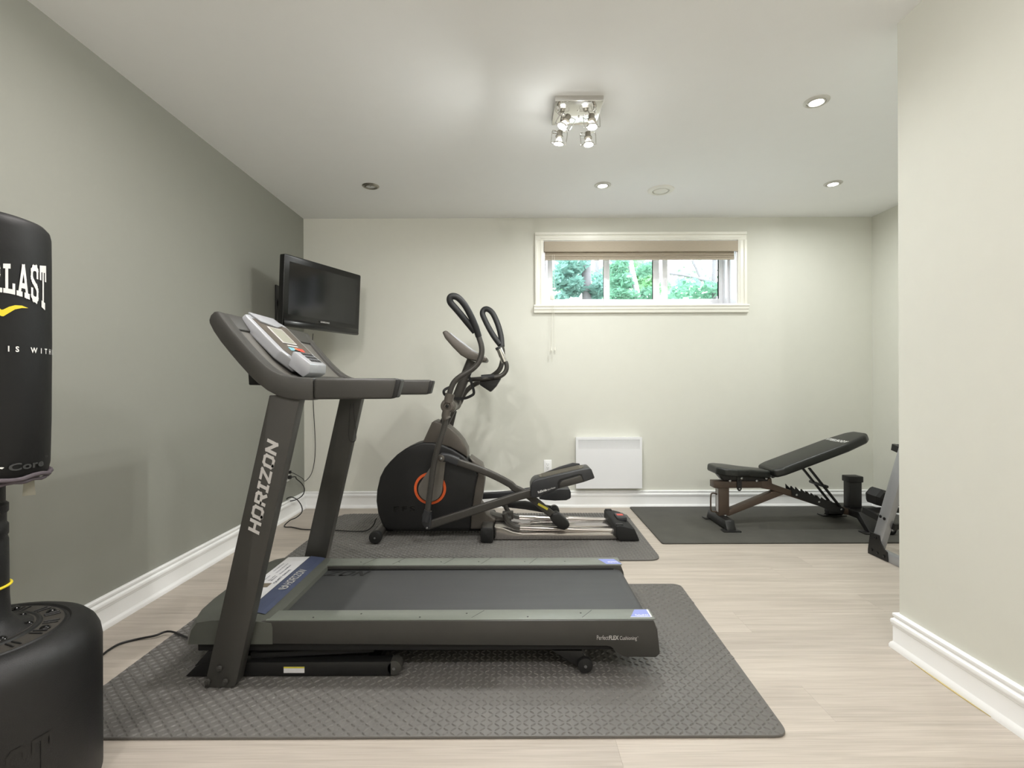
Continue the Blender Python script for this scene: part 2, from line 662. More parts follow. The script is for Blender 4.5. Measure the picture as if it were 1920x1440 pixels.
# ================================================================ THE ROOM
XL, YB, XR, XP, YP, YF = -1.871, 4.461, 3.243, 1.606, 2.060, -1.9
OX0, OX1, OZ0, OZ1 = 0.288, 2.029, 1.813, 2.393      # window opening
struct('wall_left', MB().box(XL - .12, XL, YF - .12, YB + .3, 0, H), 'wall_grey', 'grey-green painted side wall behind the punching bag', 'wall')
wb = MB()
wb.box(XL, OX0, YB, YB + .3, 0, H).box(OX1, XR, YB, YB + .3, 0, H)
wb.box(OX0, OX1, YB, YB + .3, 0, OZ0).box(OX0, OX1, YB, YB + .3, OZ1, H)
struct('wall_back', wb, 'wall_cream', 'cream back wall with the high wide window', 'wall')
struct('wall_right', MB().box(XR, XR + .12, YP - .12, YB + .3, 0, H), 'wall_cream', 'cream side wall beyond the weight bench', 'wall')
struct('wall_partition', MB().box(XP, XP + .12, YF - .12, YP - .12, 0, H), 'wall_cream', 'beige partition wall close to the camera on the right', 'wall')
struct('wall_recess', MB().box(XP, XR, YP - .12, YP, 0, H), 'wall_cream', 'cream end of the partition facing the weight bench', 'wall')
struct('wall_front', MB().box(XL, XP, YF - .12, YF, 0, H), 'wall_cream', 'cream wall behind the camera', 'wall')
struct('ceiling', MB().box(XL - .12, XR + .12, YF - .12, YB + .3, H, H + .1), 'ceiling', 'smooth white painted ceiling', 'ceiling')
floor = struct('floor', MB().box(XL - .12, XR + .12, YF - .12, YB + .3, -.11, -.013), 'wood_edge', 'pale whitewashed oak plank floor', 'floor')

# planks: rows .195 wide along X, each plank a piece of the floor
row0 = 2.012
k0 = math.floor((YF - row0) / .195)
y = row0 + k0 * .195
k = k0
while y < YB:
    ya, yb = max(y, YF), min(y + .195, YB)
    xe = XR if y > YP - .2 else XP
    start = 1.548 if k == 4 else (XL + (k * 0.737) % 2.2)
    cuts = [XL]
    x = start - 2.2 * 3
    while x < xe:
        if x > XL + .12 and x < xe - .12:
            cuts.append(x)
        x += 2.2
    cuts.append(xe)
    for a, b in zip(cuts[:-1], cuts[1:]):
        g = .0002
        mb = MB().box(a + g, b - g, ya + g, yb - g, -.012, 0.0, 0)
        c = Vector(((a + b) / 2, (ya + yb) / 2, 0))
        o = obj('plank', mb, 'plank', None, loc=c)
        o.parent = floor
    y += .195
    k += 1

# baseboards: moulded profile swept along each wall with mitred corners
PROF = [(0, 0), (.026, 0), (.026, .012), (.022, .022), (.017, .027), (.016, .03), (.016, .093), (.019, .097), (.019, .101),
        (.022, .106), (.023, .114), (.021, .121), (.015, .125), (.013, .129), (.016, .133), (.018, .138), (.017, .145), (.011, .149), (0, .149)]
path = [(XL, YF), (XL, YB), (XR, YB), (XR, YP), (XP, YP), (XP, YF)]
names = ['left', 'back', 'right', 'recess', 'partition']
blab = ['white moulded baseboard along the grey side wall', 'white moulded baseboard along the back wall below the window',
        'white moulded baseboard along the wall beyond the bench', 'white moulded baseboard on the far face of the partition',
        'white moulded baseboard on the partition near the camera']
PV = [Vector(p) for p in path]


def rgt(d):
    return Vector((d.y, -d.x))


dirs = [(PV[i + 1] - PV[i]).normalized() for i in range(5)]
miters = []
for i in range(6):
    if i == 0:
        miters.append(rgt(dirs[0]))
    elif i == 5:
        miters.append(rgt(dirs[4]))
    else:
        n1, n2 = rgt(dirs[i - 1]), rgt(dirs[i])
        m = (n1 + n2).normalized()
        miters.append(m / m.dot(n1))
for i in range(5):
    vs, fs = [], []
    n = len(PROF)
    for e in (i, i + 1):
        for t, z in PROF:
            p = PV[e] + miters[e] * t
            vs.append((p.x, p.y, z))
    for j in range(n):
        l = (j + 1) % n
        fs.append((j, l, n + l, n + j))
    fs.append(tuple(range(n))); fs.append(tuple(range(2 * n - 1, n - 1, -1)))
    bb = struct('baseboard_' + names[i], MB().add(vs, fs), 'trim', blab[i], 'baseboard')
obj('bare_wood_edge', MB().prism([(XP - .0262, 1.64), (XP - .0262, 1.97), (XP - .030, 1.90), (XP - .032, 1.80), (XP - .030, 1.70)], 'z', 0.0002, .003), 'wood_edge', bb)

# ---------------------------------------------------------------- window
win = thing('window_1', ((OX0 + OX1) / 2, YB, OZ0), 'wide white basement window with three panes high in the back wall', 'window', kind='structure')
cy0 = YB - .018


def casing(name, pts_outer):
    return obj(name, pts_outer, 'window_trim', win)


cw = .078
Z1o = OZ1 + .072
for sx, nm in ((-1, 'side_casing'), (1, 'side_casing')):
    xi = OX0 if sx < 0 else OX1
    mb = MB()
    a, b = sorted((xi, xi + sx * cw))
    mb.box(a, b, cy0, YB, OZ0, OZ1, .003)
    a, b = sorted((xi + sx * .052, xi + sx * cw))
    mb.box(a, b, cy0 - .010, cy0 + .002, OZ0, OZ1, .004)
    a, b = sorted((xi + sx * .016, xi + sx * .030))
    mb.box(a, b, cy0 - .004, cy0 + .002, OZ0, OZ1, .002)
    casing(nm, mb)
mb = MB()
mb.box(OX0 - cw, OX1 + cw, cy0, YB, OZ1, Z1o, .003)
mb.box(OX0 - cw, OX1 + cw, cy0 - .010, cy0 + .002, Z1o - .026, Z1o, .004)
mb.box(OX0 - .03, OX1 + .03, cy0 - .004, cy0 + .002, OZ1 + .016, OZ1 + .030, .002)
casing('head_casing', mb)
mb = MB().prism([(YB, OZ0 - .072), (YB - .02, OZ0 - .072), (YB - .026, OZ0 - .066), (YB - .026, OZ0 - .048), (YB - .032, OZ0 - .042),
                 (YB - .036, OZ0 - .03), (YB - .034, OZ0 - .024), (YB - .046, OZ0 - .012), (YB - .046, OZ0 - .004), (YB - .042, OZ0), (YB, OZ0)],
                'x', OX0 - cw - .012, OX1 + cw + .012, .001, 1)
casing('sill', mb)
YJ = 4.70
mb = MB()
mb.box(OX0, OX0 + .012, YB - .005, YJ, OZ0, OZ1).box(OX1 - .012, OX1, YB - .005, YJ, OZ0, OZ1)
mb.box(OX0 + .012, OX1 - .012, YB - .005, YJ, OZ1 - .012, OZ1).box(OX0 + .012, OX1 - .012, YB - .005, YJ, OZ0, OZ0 + .012)
mb.box(OX1 - .03, OX1 - .012, YB + .14, YJ, OZ0 + .012, OZ1 - .012, .003)
obj('jamb_liner', mb, 'vinyl', win)


def ring(mb, x0, x1, z0, z1, w, y0, y1, wl=None, wr=None, wb_=None, wt=None, bev=.003):
    wl = wl or w; wr = wr or w; wb_ = wb_ or w; wt = wt or w
    mb.box(x0, x0 + wl, y0, y1, z0, z1, bev).box(x1 - wr, x1, y0, y1, z0, z1, bev)
    mb.box(x0 + wl, x1 - wr, y0, y1, z0, z0 + wb_, bev).box(x0 + wl, x1 - wr, y0, y1, z1 - wt, z1, bev)
    return mb


SC = YJ / F
gx = [(W(1036, 520, 4.72).x, W(1131, 520, 4.72).x), (W(1143, 520, 4.72).x, W(1224, 520, 4.72).x), (W(1251, 520, 4.72).x, W(1346, 520, 4.72).x)]
GZ0, GZ1 = 1.909, 2.345
sash_bounds = [(gx[0][0] - .05, gx[0][1] + .03), (gx[1][0] - .031, gx[1][1] + .062), (gx[2][0] - .052, gx[2][1] + .062)]
obj('outer_frame', ring(MB(), OX0 + .012, OX1 - .012, OZ0 + .012, OZ1 - .012, .03, 4.735, 4.76), 'vinyl', win)
for i in range(3):
    a, b = sash_bounds[i]
    yy = 4.70 if i != 1 else 4.715
    s = obj('sash', ring(MB(), a, b, OZ0 + .03, GZ1 + .036, .03, yy, yy + .035, wl=gx[i][0] - a, wr=b - gx[i][1], wb_=GZ0 - OZ0 - .03, wt=.036), 'vinyl', win)
    obj('pane', MB().box(gx[i][0] - .004, gx[i][1] + .004, yy + .015, yy + .019, GZ0 - .004, GZ1 + .004), 'glass', s)
    if i != 1:
        lx = gx[i][1] + .013 if i == 0 else gx[i][0] - .02
        obj('latch', MB().box(lx - .006, lx + .006, yy - .014, yy + .002, 2.03, 2.09, .003), 'vinyl', s)
for p in (1141, 1163):
    pass

# ---------------------------------------------------------------- blind in the window head
bl = thing('roman_blind', ((OX0 + OX1) / 2, YB, 2.23), 'taupe woven fabric blind raised to the top of the window', 'blind')
bx0, bx1 = OX0 + .004, OX1 - .004
obj('valance', MB().box(bx0, bx1, YB - .026, YB - .020, 2.290, 2.383, .001).box(bx0, bx0 + .005, YB - .022, YB + .04, 2.290, 2.383).box(bx1 - .005, bx1, YB - .022, YB + .04, 2.290, 2.383), 'blind', bl)
for j in range(4):
    z = 2.292 - j * .016
    obj('fold', MB().prism([(YB + .004 - .003 * j, z), (YB + .012, z + .016), (YB + .03, z + .016), (YB + .03, z - .002), (YB + .004 - .003 * j, z - .004)], 'x', bx0 + .006, bx1 - .02, .002, 1), 'blind', bl)
obj('bottom_rail', MB().box(bx0 + .006, bx1 - .02, YB + .002, YB + .022, 2.222, 2.240, .003), 'blind', bl)
for px, tx in ((1035.6, 1033.6), (1039.2, 1040.2)):
    p0 = W(px, 478, YB - .022); p1 = W(px, 570, YB - .058); p2 = W(px + .2, 600, YB - .058); p3 = W(tx, 650, YB - .05)
    cd = obj('pull_cord', MB().tube(catmull([p0, p1, p2, p3], 5), .0017, 6), 'cord_white', bl)
    t = MB().lathe([(0, .0), (.004, -.002), (.006, -.014), (.008, -.034), (.0065, -.036), (0, -.036)], p3, (0, 0, 1), 10)
    obj('tassel', t, 'cord_white', cd)
q = W(1033, 558, YB - .058)
obj('cord_joiner', MB().box(q.x - .006, q.x + .03, q.y - .006, q.y + .006, q.z - .02, q.z + .02, .004), 'cord_white', bl)

# ---------------------------------------------------------------- ceiling lights
def area_light(name, parent, loc, size, watts, col, spread=160, rot=(0, 0, 0)):
    l = bpy.data.lights.new(name, 'AREA')
    l.shape = 'DISK'
    l.size = size
    l.energy = watts
    l.color = col
    l.spread = R(spread)
    o = bpy.data.objects.new(name, l)
    o.location = loc
    o.rotation_euler = rot
    C.objects.link(o)
    o.parent = parent
    return o


def downlight(x, y, label, lit=True, watts=DOWN_W, col=(1.0, 0.93, 0.82), wide=False):
    t = thing('recessed_light', (x, y, H), label, 'light', 'recessed ceiling lights')
    ring_m = 'lit_nickel' if lit else 'nickel'  # rings of lit lamps take a paler copy, their glow painted in
    obj('trim_ring', MB().lathe([(.045, -.001), (.046, -.006), (.050, -.0075), (.058, -.0055), (.063, -.001), (.063, 0)], n=40), ring_m, t, local=True)
    obj('gimbal', MB().lathe([(.033, -.001), (.034, -.008), (.037, -.010), (.042, -.006), (.0435, -.001)], n=36), ring_m, t, local=True)
    if lit:
        obj('bulb', MB().lathe([(0, -.011), (.014, -.0105), (.026, -.008), (.0325, -.005), (.0325, -.001), (0, -.001)], n=28), 'bulb', t, local=True)
        if wide:
            pl = bpy.data.lights.new('lamp_light', 'POINT')
            pl.energy = watts; pl.color = col; pl.shadow_soft_size = .03
            po = bpy.data.objects.new('lamp_light', pl)
            po.location = (0, 0, -.045)
            C.objects.link(po); po.parent = t
        else:
            area_light('lamp_light', t, (0, 0, -.014), .05, watts, col, 172)
    else:
        obj('bulb', MB().lathe([(0, -.006), (.006, -.006), (.008, -.003), (.022, -.002), (.0325, -.005), (.0325, -.001), (0, -.001)], n=28), 'satin', t, local=True)
    return t


COOL = (0.98, 1.0, 0.98)
WARM = (1.0, 0.955, 0.93)
for px, py, lab, lit, c in ((695, 349, 'unlit recessed ceiling light near the grey wall', False, COOL),
                            (1130, 347, 'lit recessed ceiling light beside the white ceiling vent', True, COOL),
                            (1562, 344, 'lit recessed ceiling light above the weight bench', True, COOL),
                            (1531, 190, 'lit recessed ceiling light nearest the camera, by the partition', True, COOL)):
    p = G(px, py, H)
    downlight(p.x, p.y, lab, lit, col=c)
# unseen lamps added for brightness; the left rear one follows the bag's shadow
for x, y_, lab in ((-0.72, -0.30, 'lit recessed ceiling light behind the camera toward the grey wall'), (0.80, -0.30, 'unseen ceiling light added behind the camera toward the partition')):
    downlight(x, y_, lab, True, watts=REAR_W, col=WARM, wide=True)
downlight(-0.85, 1.76, 'unseen ceiling light added above the front of the treadmill', True, watts=DOWN_W * 1.7, col=WARM)  # added out of view to brighten the floor by the grey wall
downlight(0.66, 1.74, 'unseen ceiling light added above the rear of the treadmill', True, watts=DOWN_W * .2, col=COOL)  # weak lamp added out of view for its light

# round white air vent
p = G(1239, 356, H)
v = thing('ceiling_vent', (p.x, p.y, H), 'round white plastic air vent set in the ceiling', 'vent')
obj('outer_ring', MB().lathe([(.06, -.001), (.064, -.012), (.078, -.014), (.096, -.007), (.1, -.001), (.1, 0)], n=40), 'ceiling_plastic', v, local=True)
obj('centre_disc', MB().lathe([(0, -.016), (.04, -.016), (.052, -.012), (.056, -.004), (.056, -.001), (0, -.001)], n=36), 'ceiling_plastic', v, local=True)

# spot fixture with four bulbs
fx, fy = W(1081, 207, 2.685).x, 2.685
sf = thing('spot_fixture', (fx, fy, H), 'square chrome ceiling fixture with four halogen spot heads', 'light')
obj('plate', MB().box(-.125, .125, -.12, .12, -.030, 0, .003), 'chrome', sf, local=True)
for a in (-.03, .03):
    obj('plate_screw', MB().lathe([(0, -.036), (.004, -.035), (.005, -.030), (0, -.030)], (.01 + a * .2, a, 0), n=10), 'chrome', sf, local=True)
heads = [((1058, 231), 2.60, Vector((-.50, -.05, -.86))), ((1110, 231), 2.60, Vector((.05, -.1, -1))),
         ((1048, 262), 2.76, Vector((-.12, .12, -1))), ((1103, 264), 2.76, Vector((.05, -.05, -1)))]
for (px, py), Y, ax in heads:
    c = W(px, py, Y)
    ax = ax.normalized()
    top = Vector((c.x + (.015 if ax.x > -.3 else -.03), Y, H - .03))
    hd = obj('spot_head', MB().cyl(top, (top.x, top.y, top.z - .03), .009, 14, .002).tube(catmull([(top.x, top.y, top.z - .03), (top.x, top.y, top.z - .045), c - ax * .034], 5), .0045, 8), 'chrome', sf)
    s_ = ax.orthogonal().normalized()
    t_ = ax.cross(s_)
    obj('lamp_holder', MB().lathe([(0, -.048), (.014, -.048), (.016, -.044), (.016, -.022), (.022, -.020), (.022, -.014), (.014, -.013), (0, -.013)], c, ax, 16), 'copper' if False else 'nickel', hd)
    obj('reflector', MB().lathe([(.009, -.013), (.013, -.006), (.021, .012), (.0245, .020), (.0255, .022)], c, ax, 20), 'bulb_glow', hd)
    obj('front_ring', MB().lathe([(.025, .016), (.029, .016), (.029, .024), (.025, .024), (.025, .016)], c, ax, 24), 'chrome', hd)
    obj('bulb', MB().lathe([(0, .026), (.016, .024), (.0245, .020), (0, .019)], c, ax, 20), 'bulb', hd)
    for sg in (-1, 1):      # bent wire bracket with a loop
        e = Vector((sg, 0, 0))
        e = (e - ax * e.dot(ax)).normalized()
        pts = [c - ax * .040, c - ax * .046 + e * .030, c - ax * .040 + e * .042, c + ax * .01 + e * .042, c + ax * .022 + e * .040, c + ax * .02 + e * .029]
        obj('wire_bracket', MB().tube(catmull(pts, 4), .0022, 6), 'chrome', hd)
    e = Vector((-1, 0, 0)); e = (e - ax * e.dot(ax)).normalized()
    lp = [c - ax * .036 + e * (.026 + .018 * math.cos(a)) + ax.cross(e) * (.018 * math.sin(a)) for a in [2 * math.pi * i / 16 for i in range(16)]]
    obj('wire_loop', MB().tube(lp, .0020, 6, closed=True), 'chrome', hd)
    l = bpy.data.lights.new('bulb_light', 'POINT')
    l.energy = SPOT_W * .10
    l.color = (0.99, 1.0, 0.96)
    l.shadow_soft_size = .02
    lo = bpy.data.objects.new('bulb_light', l)
    lo.location = (c + ax * .036) - Vector((fx, fy, H))
    C.objects.link(lo); lo.parent = sf
    l = bpy.data.lights.new('spot_light', 'SPOT')
    l.energy = SPOT_W * (2.6 if ax.x < -.3 else 1.5)
    l.color = (0.99, 1.0, 0.96)
    l.spot_size = R(168); l.spot_blend = 0.35; l.shadow_soft_size = .02
    lo = bpy.data.objects.new('spot_light', l)
    lo.location = (c + ax * .03) - Vector((fx, fy, H))
    lo.rotation_euler = ax.to_track_quat('-Z', 'Y').to_euler()
    C.objects.link(lo); lo.parent = sf

# ---------------------------------------------------------------- wall heater
hx0, hx1 = W(1080, 860, 4.395).x, W(1204, 860, 4.395).x
hz0, hz1 = W(1142, 916, 4.395).z, W(1142, 820, 4.395).z
ht = thing('wall_heater', ((hx0 + hx1) / 2, YB, hz0), 'white flat panel convector heater low on the back wall', 'heater')
YH = 4.395
obj('case', MB().box(hx0 + .002, hx1 - .002, YH + .004, YB, hz0 + .004, hz1 - .003, .006), 'heater', ht)
nx, nz = 43, 7
gx0, gx1, gz1, gz0 = hx0 + .020, hx1 - .018, hz1 - .019, hz1 - .104
mb = MB()


def fq(x0, x1, z0, z1, y=YH):
    mb.add([(x0, y, z0), (x1, y, z0), (x1, y, z1), (x0, y, z1)], [(0, 1, 2, 3)])


fq(hx0, hx1, hz0, gz0); fq(hx0, hx1, gz1, hz1); fq(hx0, gx0, gz0, gz1); fq(gx1, hx1, gz0, gz1)
px_, pz_ = (gx1 - gx0) / nx, (gz1 - gz0) / nz
for i in range(nx):
    for j in range(nz):
        x0, x1 = gx0 + i * px_, gx0 + (i + 1) * px_
        z0, z1 = gz0 + j * pz_, gz0 + (j + 1) * pz_
        k = .50 - .20 * (1 - j / 6)
        ax0, ax1 = x0 + px_ * (1 - k) / 2, x1 - px_ * (1 - k) / 2
        az0, az1 = z0 + pz_ * (1 - k) / 2, z1 - pz_ * (1 - k) / 2
        mb.add([(x0, YH, z0), (x1, YH, z0), (x1, YH, z1), (x0, YH, z1), (ax0, YH, az0), (ax1, YH, az0), (ax1, YH, az1), (ax0, YH, az1),
                (ax0, YH + .003, az0), (ax1, YH + .003, az0), (ax1, YH + .003, az1), (ax0, YH + .003, az1)],
               [(0, 1, 5, 4), (1, 2, 6, 5), (2, 3, 7, 6), (3, 0, 4, 7), (4, 5, 9, 8), (5, 6, 10, 9), (6, 7, 11, 10), (7, 4, 8, 11)])
fq_edges = [((hx0, hz0), (hx1, hz0)), ((hx1, hz0), (hx1, hz1)), ((hx1, hz1), (hx0, hz1)), ((hx0, hz1), (hx0, hz0))]
for (a, b), (c, d) in fq_edges:
    mb.add([(a, YH, b), (c, YH, d), (c, YH + .012, d), (a, YH + .012, b)], [(0, 1, 2, 3)])
obj('front_panel', mb, 'heater', ht, 20)
obj('grille_backing', MB().box(gx0, gx1, YH + .0032, YH + .0038, gz0, gz1), 'dark_gap', ht)

# ---------------------------------------------------------------- outlets
def outlet(loc, rotz, label):
    t = thing('wall_outlet', loc, label, 'outlet', 'white duplex outlets')
    t.rotation_euler = (0, 0, rotz)
    obj('cover_plate', MB().box(-.035, .035, -.006, 0, -.0575, .0575, .003), 'trim', t, local=True)
    obj('receptacle', MB().box(-.017, .017, -.008, -.005, -.034, .034, .002), 'trim', t, local=True)
    mb = MB()
    for zc in (-.017, .017):
        mb.box(-.008, -.0055, -.0085, -.0075, zc - .001, zc + .008).box(.0055, .008, -.0085, -.0075, zc - .001, zc + .007)
        mb.box(-.0025, .0025, -.0085, -.0075, zc - .010, zc - .005)
    obj('slots', mb, 'dark_gap', t, local=True)
    return t


q = W(1027, 874, YB)
outlet((q.x, YB, q.z), 0, 'white outlet on the back wall beside the white heater')
OY, OZ = 4.12, 0.362
outlet((XL, OY, OZ), R(90), 'white outlet on the grey wall with black plugs in it')

# ---------------------------------------------------------------- outside the window
gnd = struct('ground', MB().box(-12, 16, YB + .32, 30, 1.2, 1.5), 'bounce_ground', 'unseen ground outside the basement window, made pale to bounce light in', 'ground')  # out of sight; kept pale to reflect daylight through the window


def tree(name, label, base, top, r, tm, lm, clumps, nleaf, leaf=.07, branches=()):
    t = thing(name, base, label, 'tree', 'trees outside the window')
    b, tp = Vector(base), Vector(top)
    pts = [b.lerp(tp, i / 6) + Vector((rnd.uniform(-.03, .03), 0, 0)) * i for i in range(7)]
    n = 6
    cp = catmull(pts, n)
    mb = MB().tube(cp, [r * (1.15 - .6 * i / len(cp)) for i in range(len(cp))], 12)
    obj('trunk', mb, tm, t)
    for br in branches:
        obj('branch', MB().tube(catmull(br, 5), .018, 6), tm, t)
    lv = MB()
    for (c, rx, ry, rz, k) in clumps:
        for i in range(int(nleaf * k)):
            while True:
                d = Vector((rnd.uniform(-1, 1), rnd.uniform(-1, 1), rnd.uniform(-1, 1)))
                if d.length <= 1:
                    break
            p = Vector(c) + Vector((d.x * rx, d.y * ry, d.z * rz))
            a = Vector((rnd.gauss(0, 1), rnd.gauss(0, 1), rnd.gauss(0, .6))).normalized() * leaf * rnd.uniform(.6, 1.3)
            e = a.orthogonal().normalized()
            e = (Matrix.Rotation(rnd.uniform(0, 6.28), 3, a) @ e) * a.length * .36
            lv.add([p - a, p + e, p + a, p - e], [(0, 1, 2, 3)])
    f = flat('foliage', lv, lm, t)
    f['kind'] = 'stuff'
    return t


def clump(px, py, Y, rpx, k=1.0, ry=.42):
    c = W(px, py, Y)
    rr = rpx * Y / F
    return (c, rr, ry, rr * .8, k)


def trunk_pts(px0, py0, px1, py1, Y):
    a, b = W(px0, py0, Y), W(px1, py1, Y)
    d = (b - a)
    base = a - d * ((a.z - 1.5) / d.z)
    top = a + d * ((7.5 - a.z) / d.z)
    return base, top


Y1 = 7.2
b_, t_ = trunk_pts(1100, 560, 1097, 486, Y1)
tree('broadleaf_tree', 'dark thick-trunked leafy tree seen through the left window pane', b_, t_, .066, 'trunk_dark', 'leaf_b',
     [clump(1060, 505, Y1, 22, 1), clump(1044, 530, Y1, 16, .8), clump(1075, 540, Y1, 20, 1.0), clump(1120, 545, Y1, 18, 1.1), clump(1085, 500, Y1, 20, .6), clump(1050, 560, Y1, 14, .4), clump(1060, 592, Y1, 24, .9), clump(1110, 590, Y1, 24, .9)], 288, .06)
Y2 = 12.2
b_, t_ = trunk_pts(1122, 560, 1124, 486, Y2)
tree('broadleaf_tree', 'slimmer dark tree just right of the thick dark trunk outside', b_, t_, .062, 'trunk_dark', 'leaf_b',
     [clump(1125, 520, Y2, 18, .7), clump(1112, 550, Y2, 18, .8), clump(1070, 525, Y2, 24, .8)], 216, .085)
Y3 = 8.4
b_, t_ = trunk_pts(1199, 562, 1182, 486, Y3)
tree('birch_tree', 'pale leaning birch seen through the middle window pane', b_, t_, .052, 'trunk_birch', 'leaf_a',
     [clump(1158, 500, Y3, 18, .9), clump(1162, 530, Y3, 22, 1.3), clump(1155, 555, Y3, 18, 1.0), clump(1212, 505, Y3, 14, .7), clump(1215, 552, Y3, 16, .7), clump(1180, 560, Y3, 18, .7), clump(1160, 595, Y3, 24, .9), clump(1205, 595, Y3, 24, .9)], 288, .065)
Y4 = 9.6
b_, t_ = trunk_pts(1232, 560, 1230, 486, Y4)
tree('birch_tree', 'pale upright birch at the right edge of the middle pane', b_, t_, .065, 'trunk_birch', 'leaf_c',
     [clump(1208, 525, Y4, 26, 1.5), clump(1190, 505, Y4, 22, 1.0), clump(1240, 540, Y4, 20, .6)], 288, .075)
Y5 = 7.2
b_, t_ = trunk_pts(1343, 560, 1340, 486, Y5)
br = [W(1255, 513, Y5), W(1290, 518, Y5), W(1320, 526, Y5), W(1341, 530, Y5)]
br2 = [W(1312, 520, Y5), W(1306, 505, Y5), W(1298, 488, Y5)]
tree('broadleaf_tree', 'thin tree with bare branches seen through the right window pane', b_, t_, .032, 'trunk_dark', 'leaf_a',
     [clump(1285, 540, Y5, 22, .8), clump(1320, 545, Y5, 22, .8), clump(1268, 555, Y5, 14, .4), clump(1342, 550, Y5, 14, .5), clump(1285, 592, Y5, 26, .9), clump(1330, 592, Y5, 26, .9)], 216, .06, [br, br2])
Y6 = 15.5
b_, t_ = trunk_pts(1180, 560, 1176, 486, Y6)
tree('broadleaf_tree', 'distant hazy tree filling the gaps between the birches', b_, t_, .09, 'trunk_dark', 'leaf_c',
     [clump(1070, 520, Y6, 40, 1.2, 1), clump(1130, 530, Y6, 40, 1.2, 1), clump(1190, 525, Y6, 45, 1.4, 1), clump(1300, 530, Y6, 50, 1.0, 1)], 288, .13)

# ================================================================ FLOOR MATS
def mat_thing(name, quad, r, th, m, label, cat='mat'):
    q = round_poly(quad, r, 6)
    cx = sum(p[0] for p in quad) / 4; cy = sum(p[1] for p in quad) / 4
    t = thing(name, (cx, cy, 0), label, cat)
    obj('mat_body', MB().prism(q, 'z', 0.0005, th, .003, 2), m, t)
    return t


def inside(p, poly):
    x, y = p
    c = False
    n = len(poly)
    for i in range(n):
        x0, y0 = poly[i]; x1, y1 = poly[i - 1]
        if (y0 > y) != (y1 > y) and x < (x1 - x0) * (y - y0) / (y1 - y0) + x0:
            c = not c
    return c


def relief(t, quad, r, th, m):
    cx = sum(p[0] for p in quad) / 4; cy = sum(p[1] for p in quad) / 4
    q = round_poly([(cx + (x - cx) * .994, cy + (y - cy) * .988) for x, y in quad], r, 4)
    mb = MB()
    px, py = .0232, .0200
    x0 = min(p[0] for p in quad); x1 = max(p[0] for p in quad); y0 = min(p[1] for p in quad); y1 = max(p[1] for p in quad)
    j = 0
    y = y0 + .01
    while y < y1:
        i = 0
        x = x0 + .01
        while x < x1:
            if inside((x, y), q):
                a = R(40 if (i + j) % 2 else -40)
                ca, sa = math.cos(a), math.sin(a)

                def T(u, v, z):
                    return (x + u * ca - v * sa, y + u * sa + v * ca, z)
                l, w = .0122, .0040
                mb.add([T(-l, 0, th - .0002), T(-l * .4, -w, th - .0002), T(l * .4, -w, th - .0002), T(l, 0, th - .0002), T(l * .4, w, th - .0002), T(-l * .4, w, th - .0002),
                        T(-l * .45, 0, th + .0032), T(l * .45, 0, th + .0032)],
                       [(0, 1, 6), (1, 2, 7, 6), (2, 3, 7), (3, 4, 7), (4, 5, 6, 7), (5, 0, 6)])
            x += px; i += 1
        y += py; j += 1
    o = obj('diamond_tread', mb, m, t, 12)
    o['kind'] = 'stuff'


TH = .0135
q1 = [(-1.50, 1.547), (.864, 1.547), (.918, 2.723), (-1.50, 2.723)]
m1 = mat_thing('equipment_mat', q1, .05, TH - .0035, 'mat_diamond', 'grey diamond-tread foam mat under the treadmill')
relief(m1, q1, .05, TH - .0035, 'mat_diamond')
q2 = [(-1.45, 3.094), (.932, 3.094), (.962, 4.215), (-1.45, 4.215)]
m2 = mat_thing('equipment_mat', q2, .09, TH - .0035, 'mat_diamond', 'grey diamond-tread foam mat under the elliptical trainer')
relief(m2, q2, .08, TH - .0035, 'mat_diamond')
q3 = [(1.03, 3.415), (3.21, 3.415), (3.21, 4.425), (1.045, 4.425)]
mat_thing('equipment_mat', q3, .02, .010, 'mat_smooth', 'smooth dark rubber mat under the weight bench')

# ================================================================ TREADMILL
UY0, UY1 = 1.795, 1.845        # near upright
VY0, VY1 = 2.550, 2.600        # far upright
tm = thing('treadmill', (-.3, 2.2, TH), 'grey folding treadmill with a long dark running belt', 'treadmill')


def upr_x(z, off=0.0):
    return -1.118 + (z - .012) / (1.06 - .012) * (.238) + off


def upright(y0, y1):
    p = [(upr_x(TH), TH), (upr_x(TH) + .112, TH), (upr_x(1.07) + .112, 1.07), (upr_x(1.07), 1.07)]
    p = round_poly(p, [.004, .025, .004, .004], 4)
    return MB().prism(p, 'y', y0, y1, .008, 3)


for y0, y1 in ((UY0, UY1), (VY0, VY1)):
    u = obj('upright', upright(y0, y1), 'tread_side', tm)
    if y0 == UY0:
        # logo reading upwards
        qd, wd_ = stroke_word('HORIZON', .27, .42, .20)
        A = W(484.5, 999, UY0); B = W(520, 834, UY0)
        du = (B - A).normalized()
        dv = Vector((-du.z, 0, du.x))
        ln = (B - A).length
        hl = .034
        mb = MB()
        O = A + Vector((0, -.0016, 0))
        put_quads(mb, qd, lambda p, q: O + du * (p / wd_ * ln) + dv * (q * hl))
        flat('logo', mb, 'logo_silver', u)
        for px, py in ((413, 1252), (391, 1277), (424, 1277)):
            c = W(px, py, UY0)
            obj('bolt', MB().cyl(c, c + Vector((0, -.010, 0)), .011, 14, .003).cyl(c + Vector((0, -.010, 0)), c + Vector((0, -.015, 0)), .006, 8), 'tread_side', u)
        # thin dark wire of the safety key is separate

# ---- deck side rails (outer face shape in x-z)
DY0, DY1 = 1.858, 1.942
EY0, EY1 = 2.420, 2.530


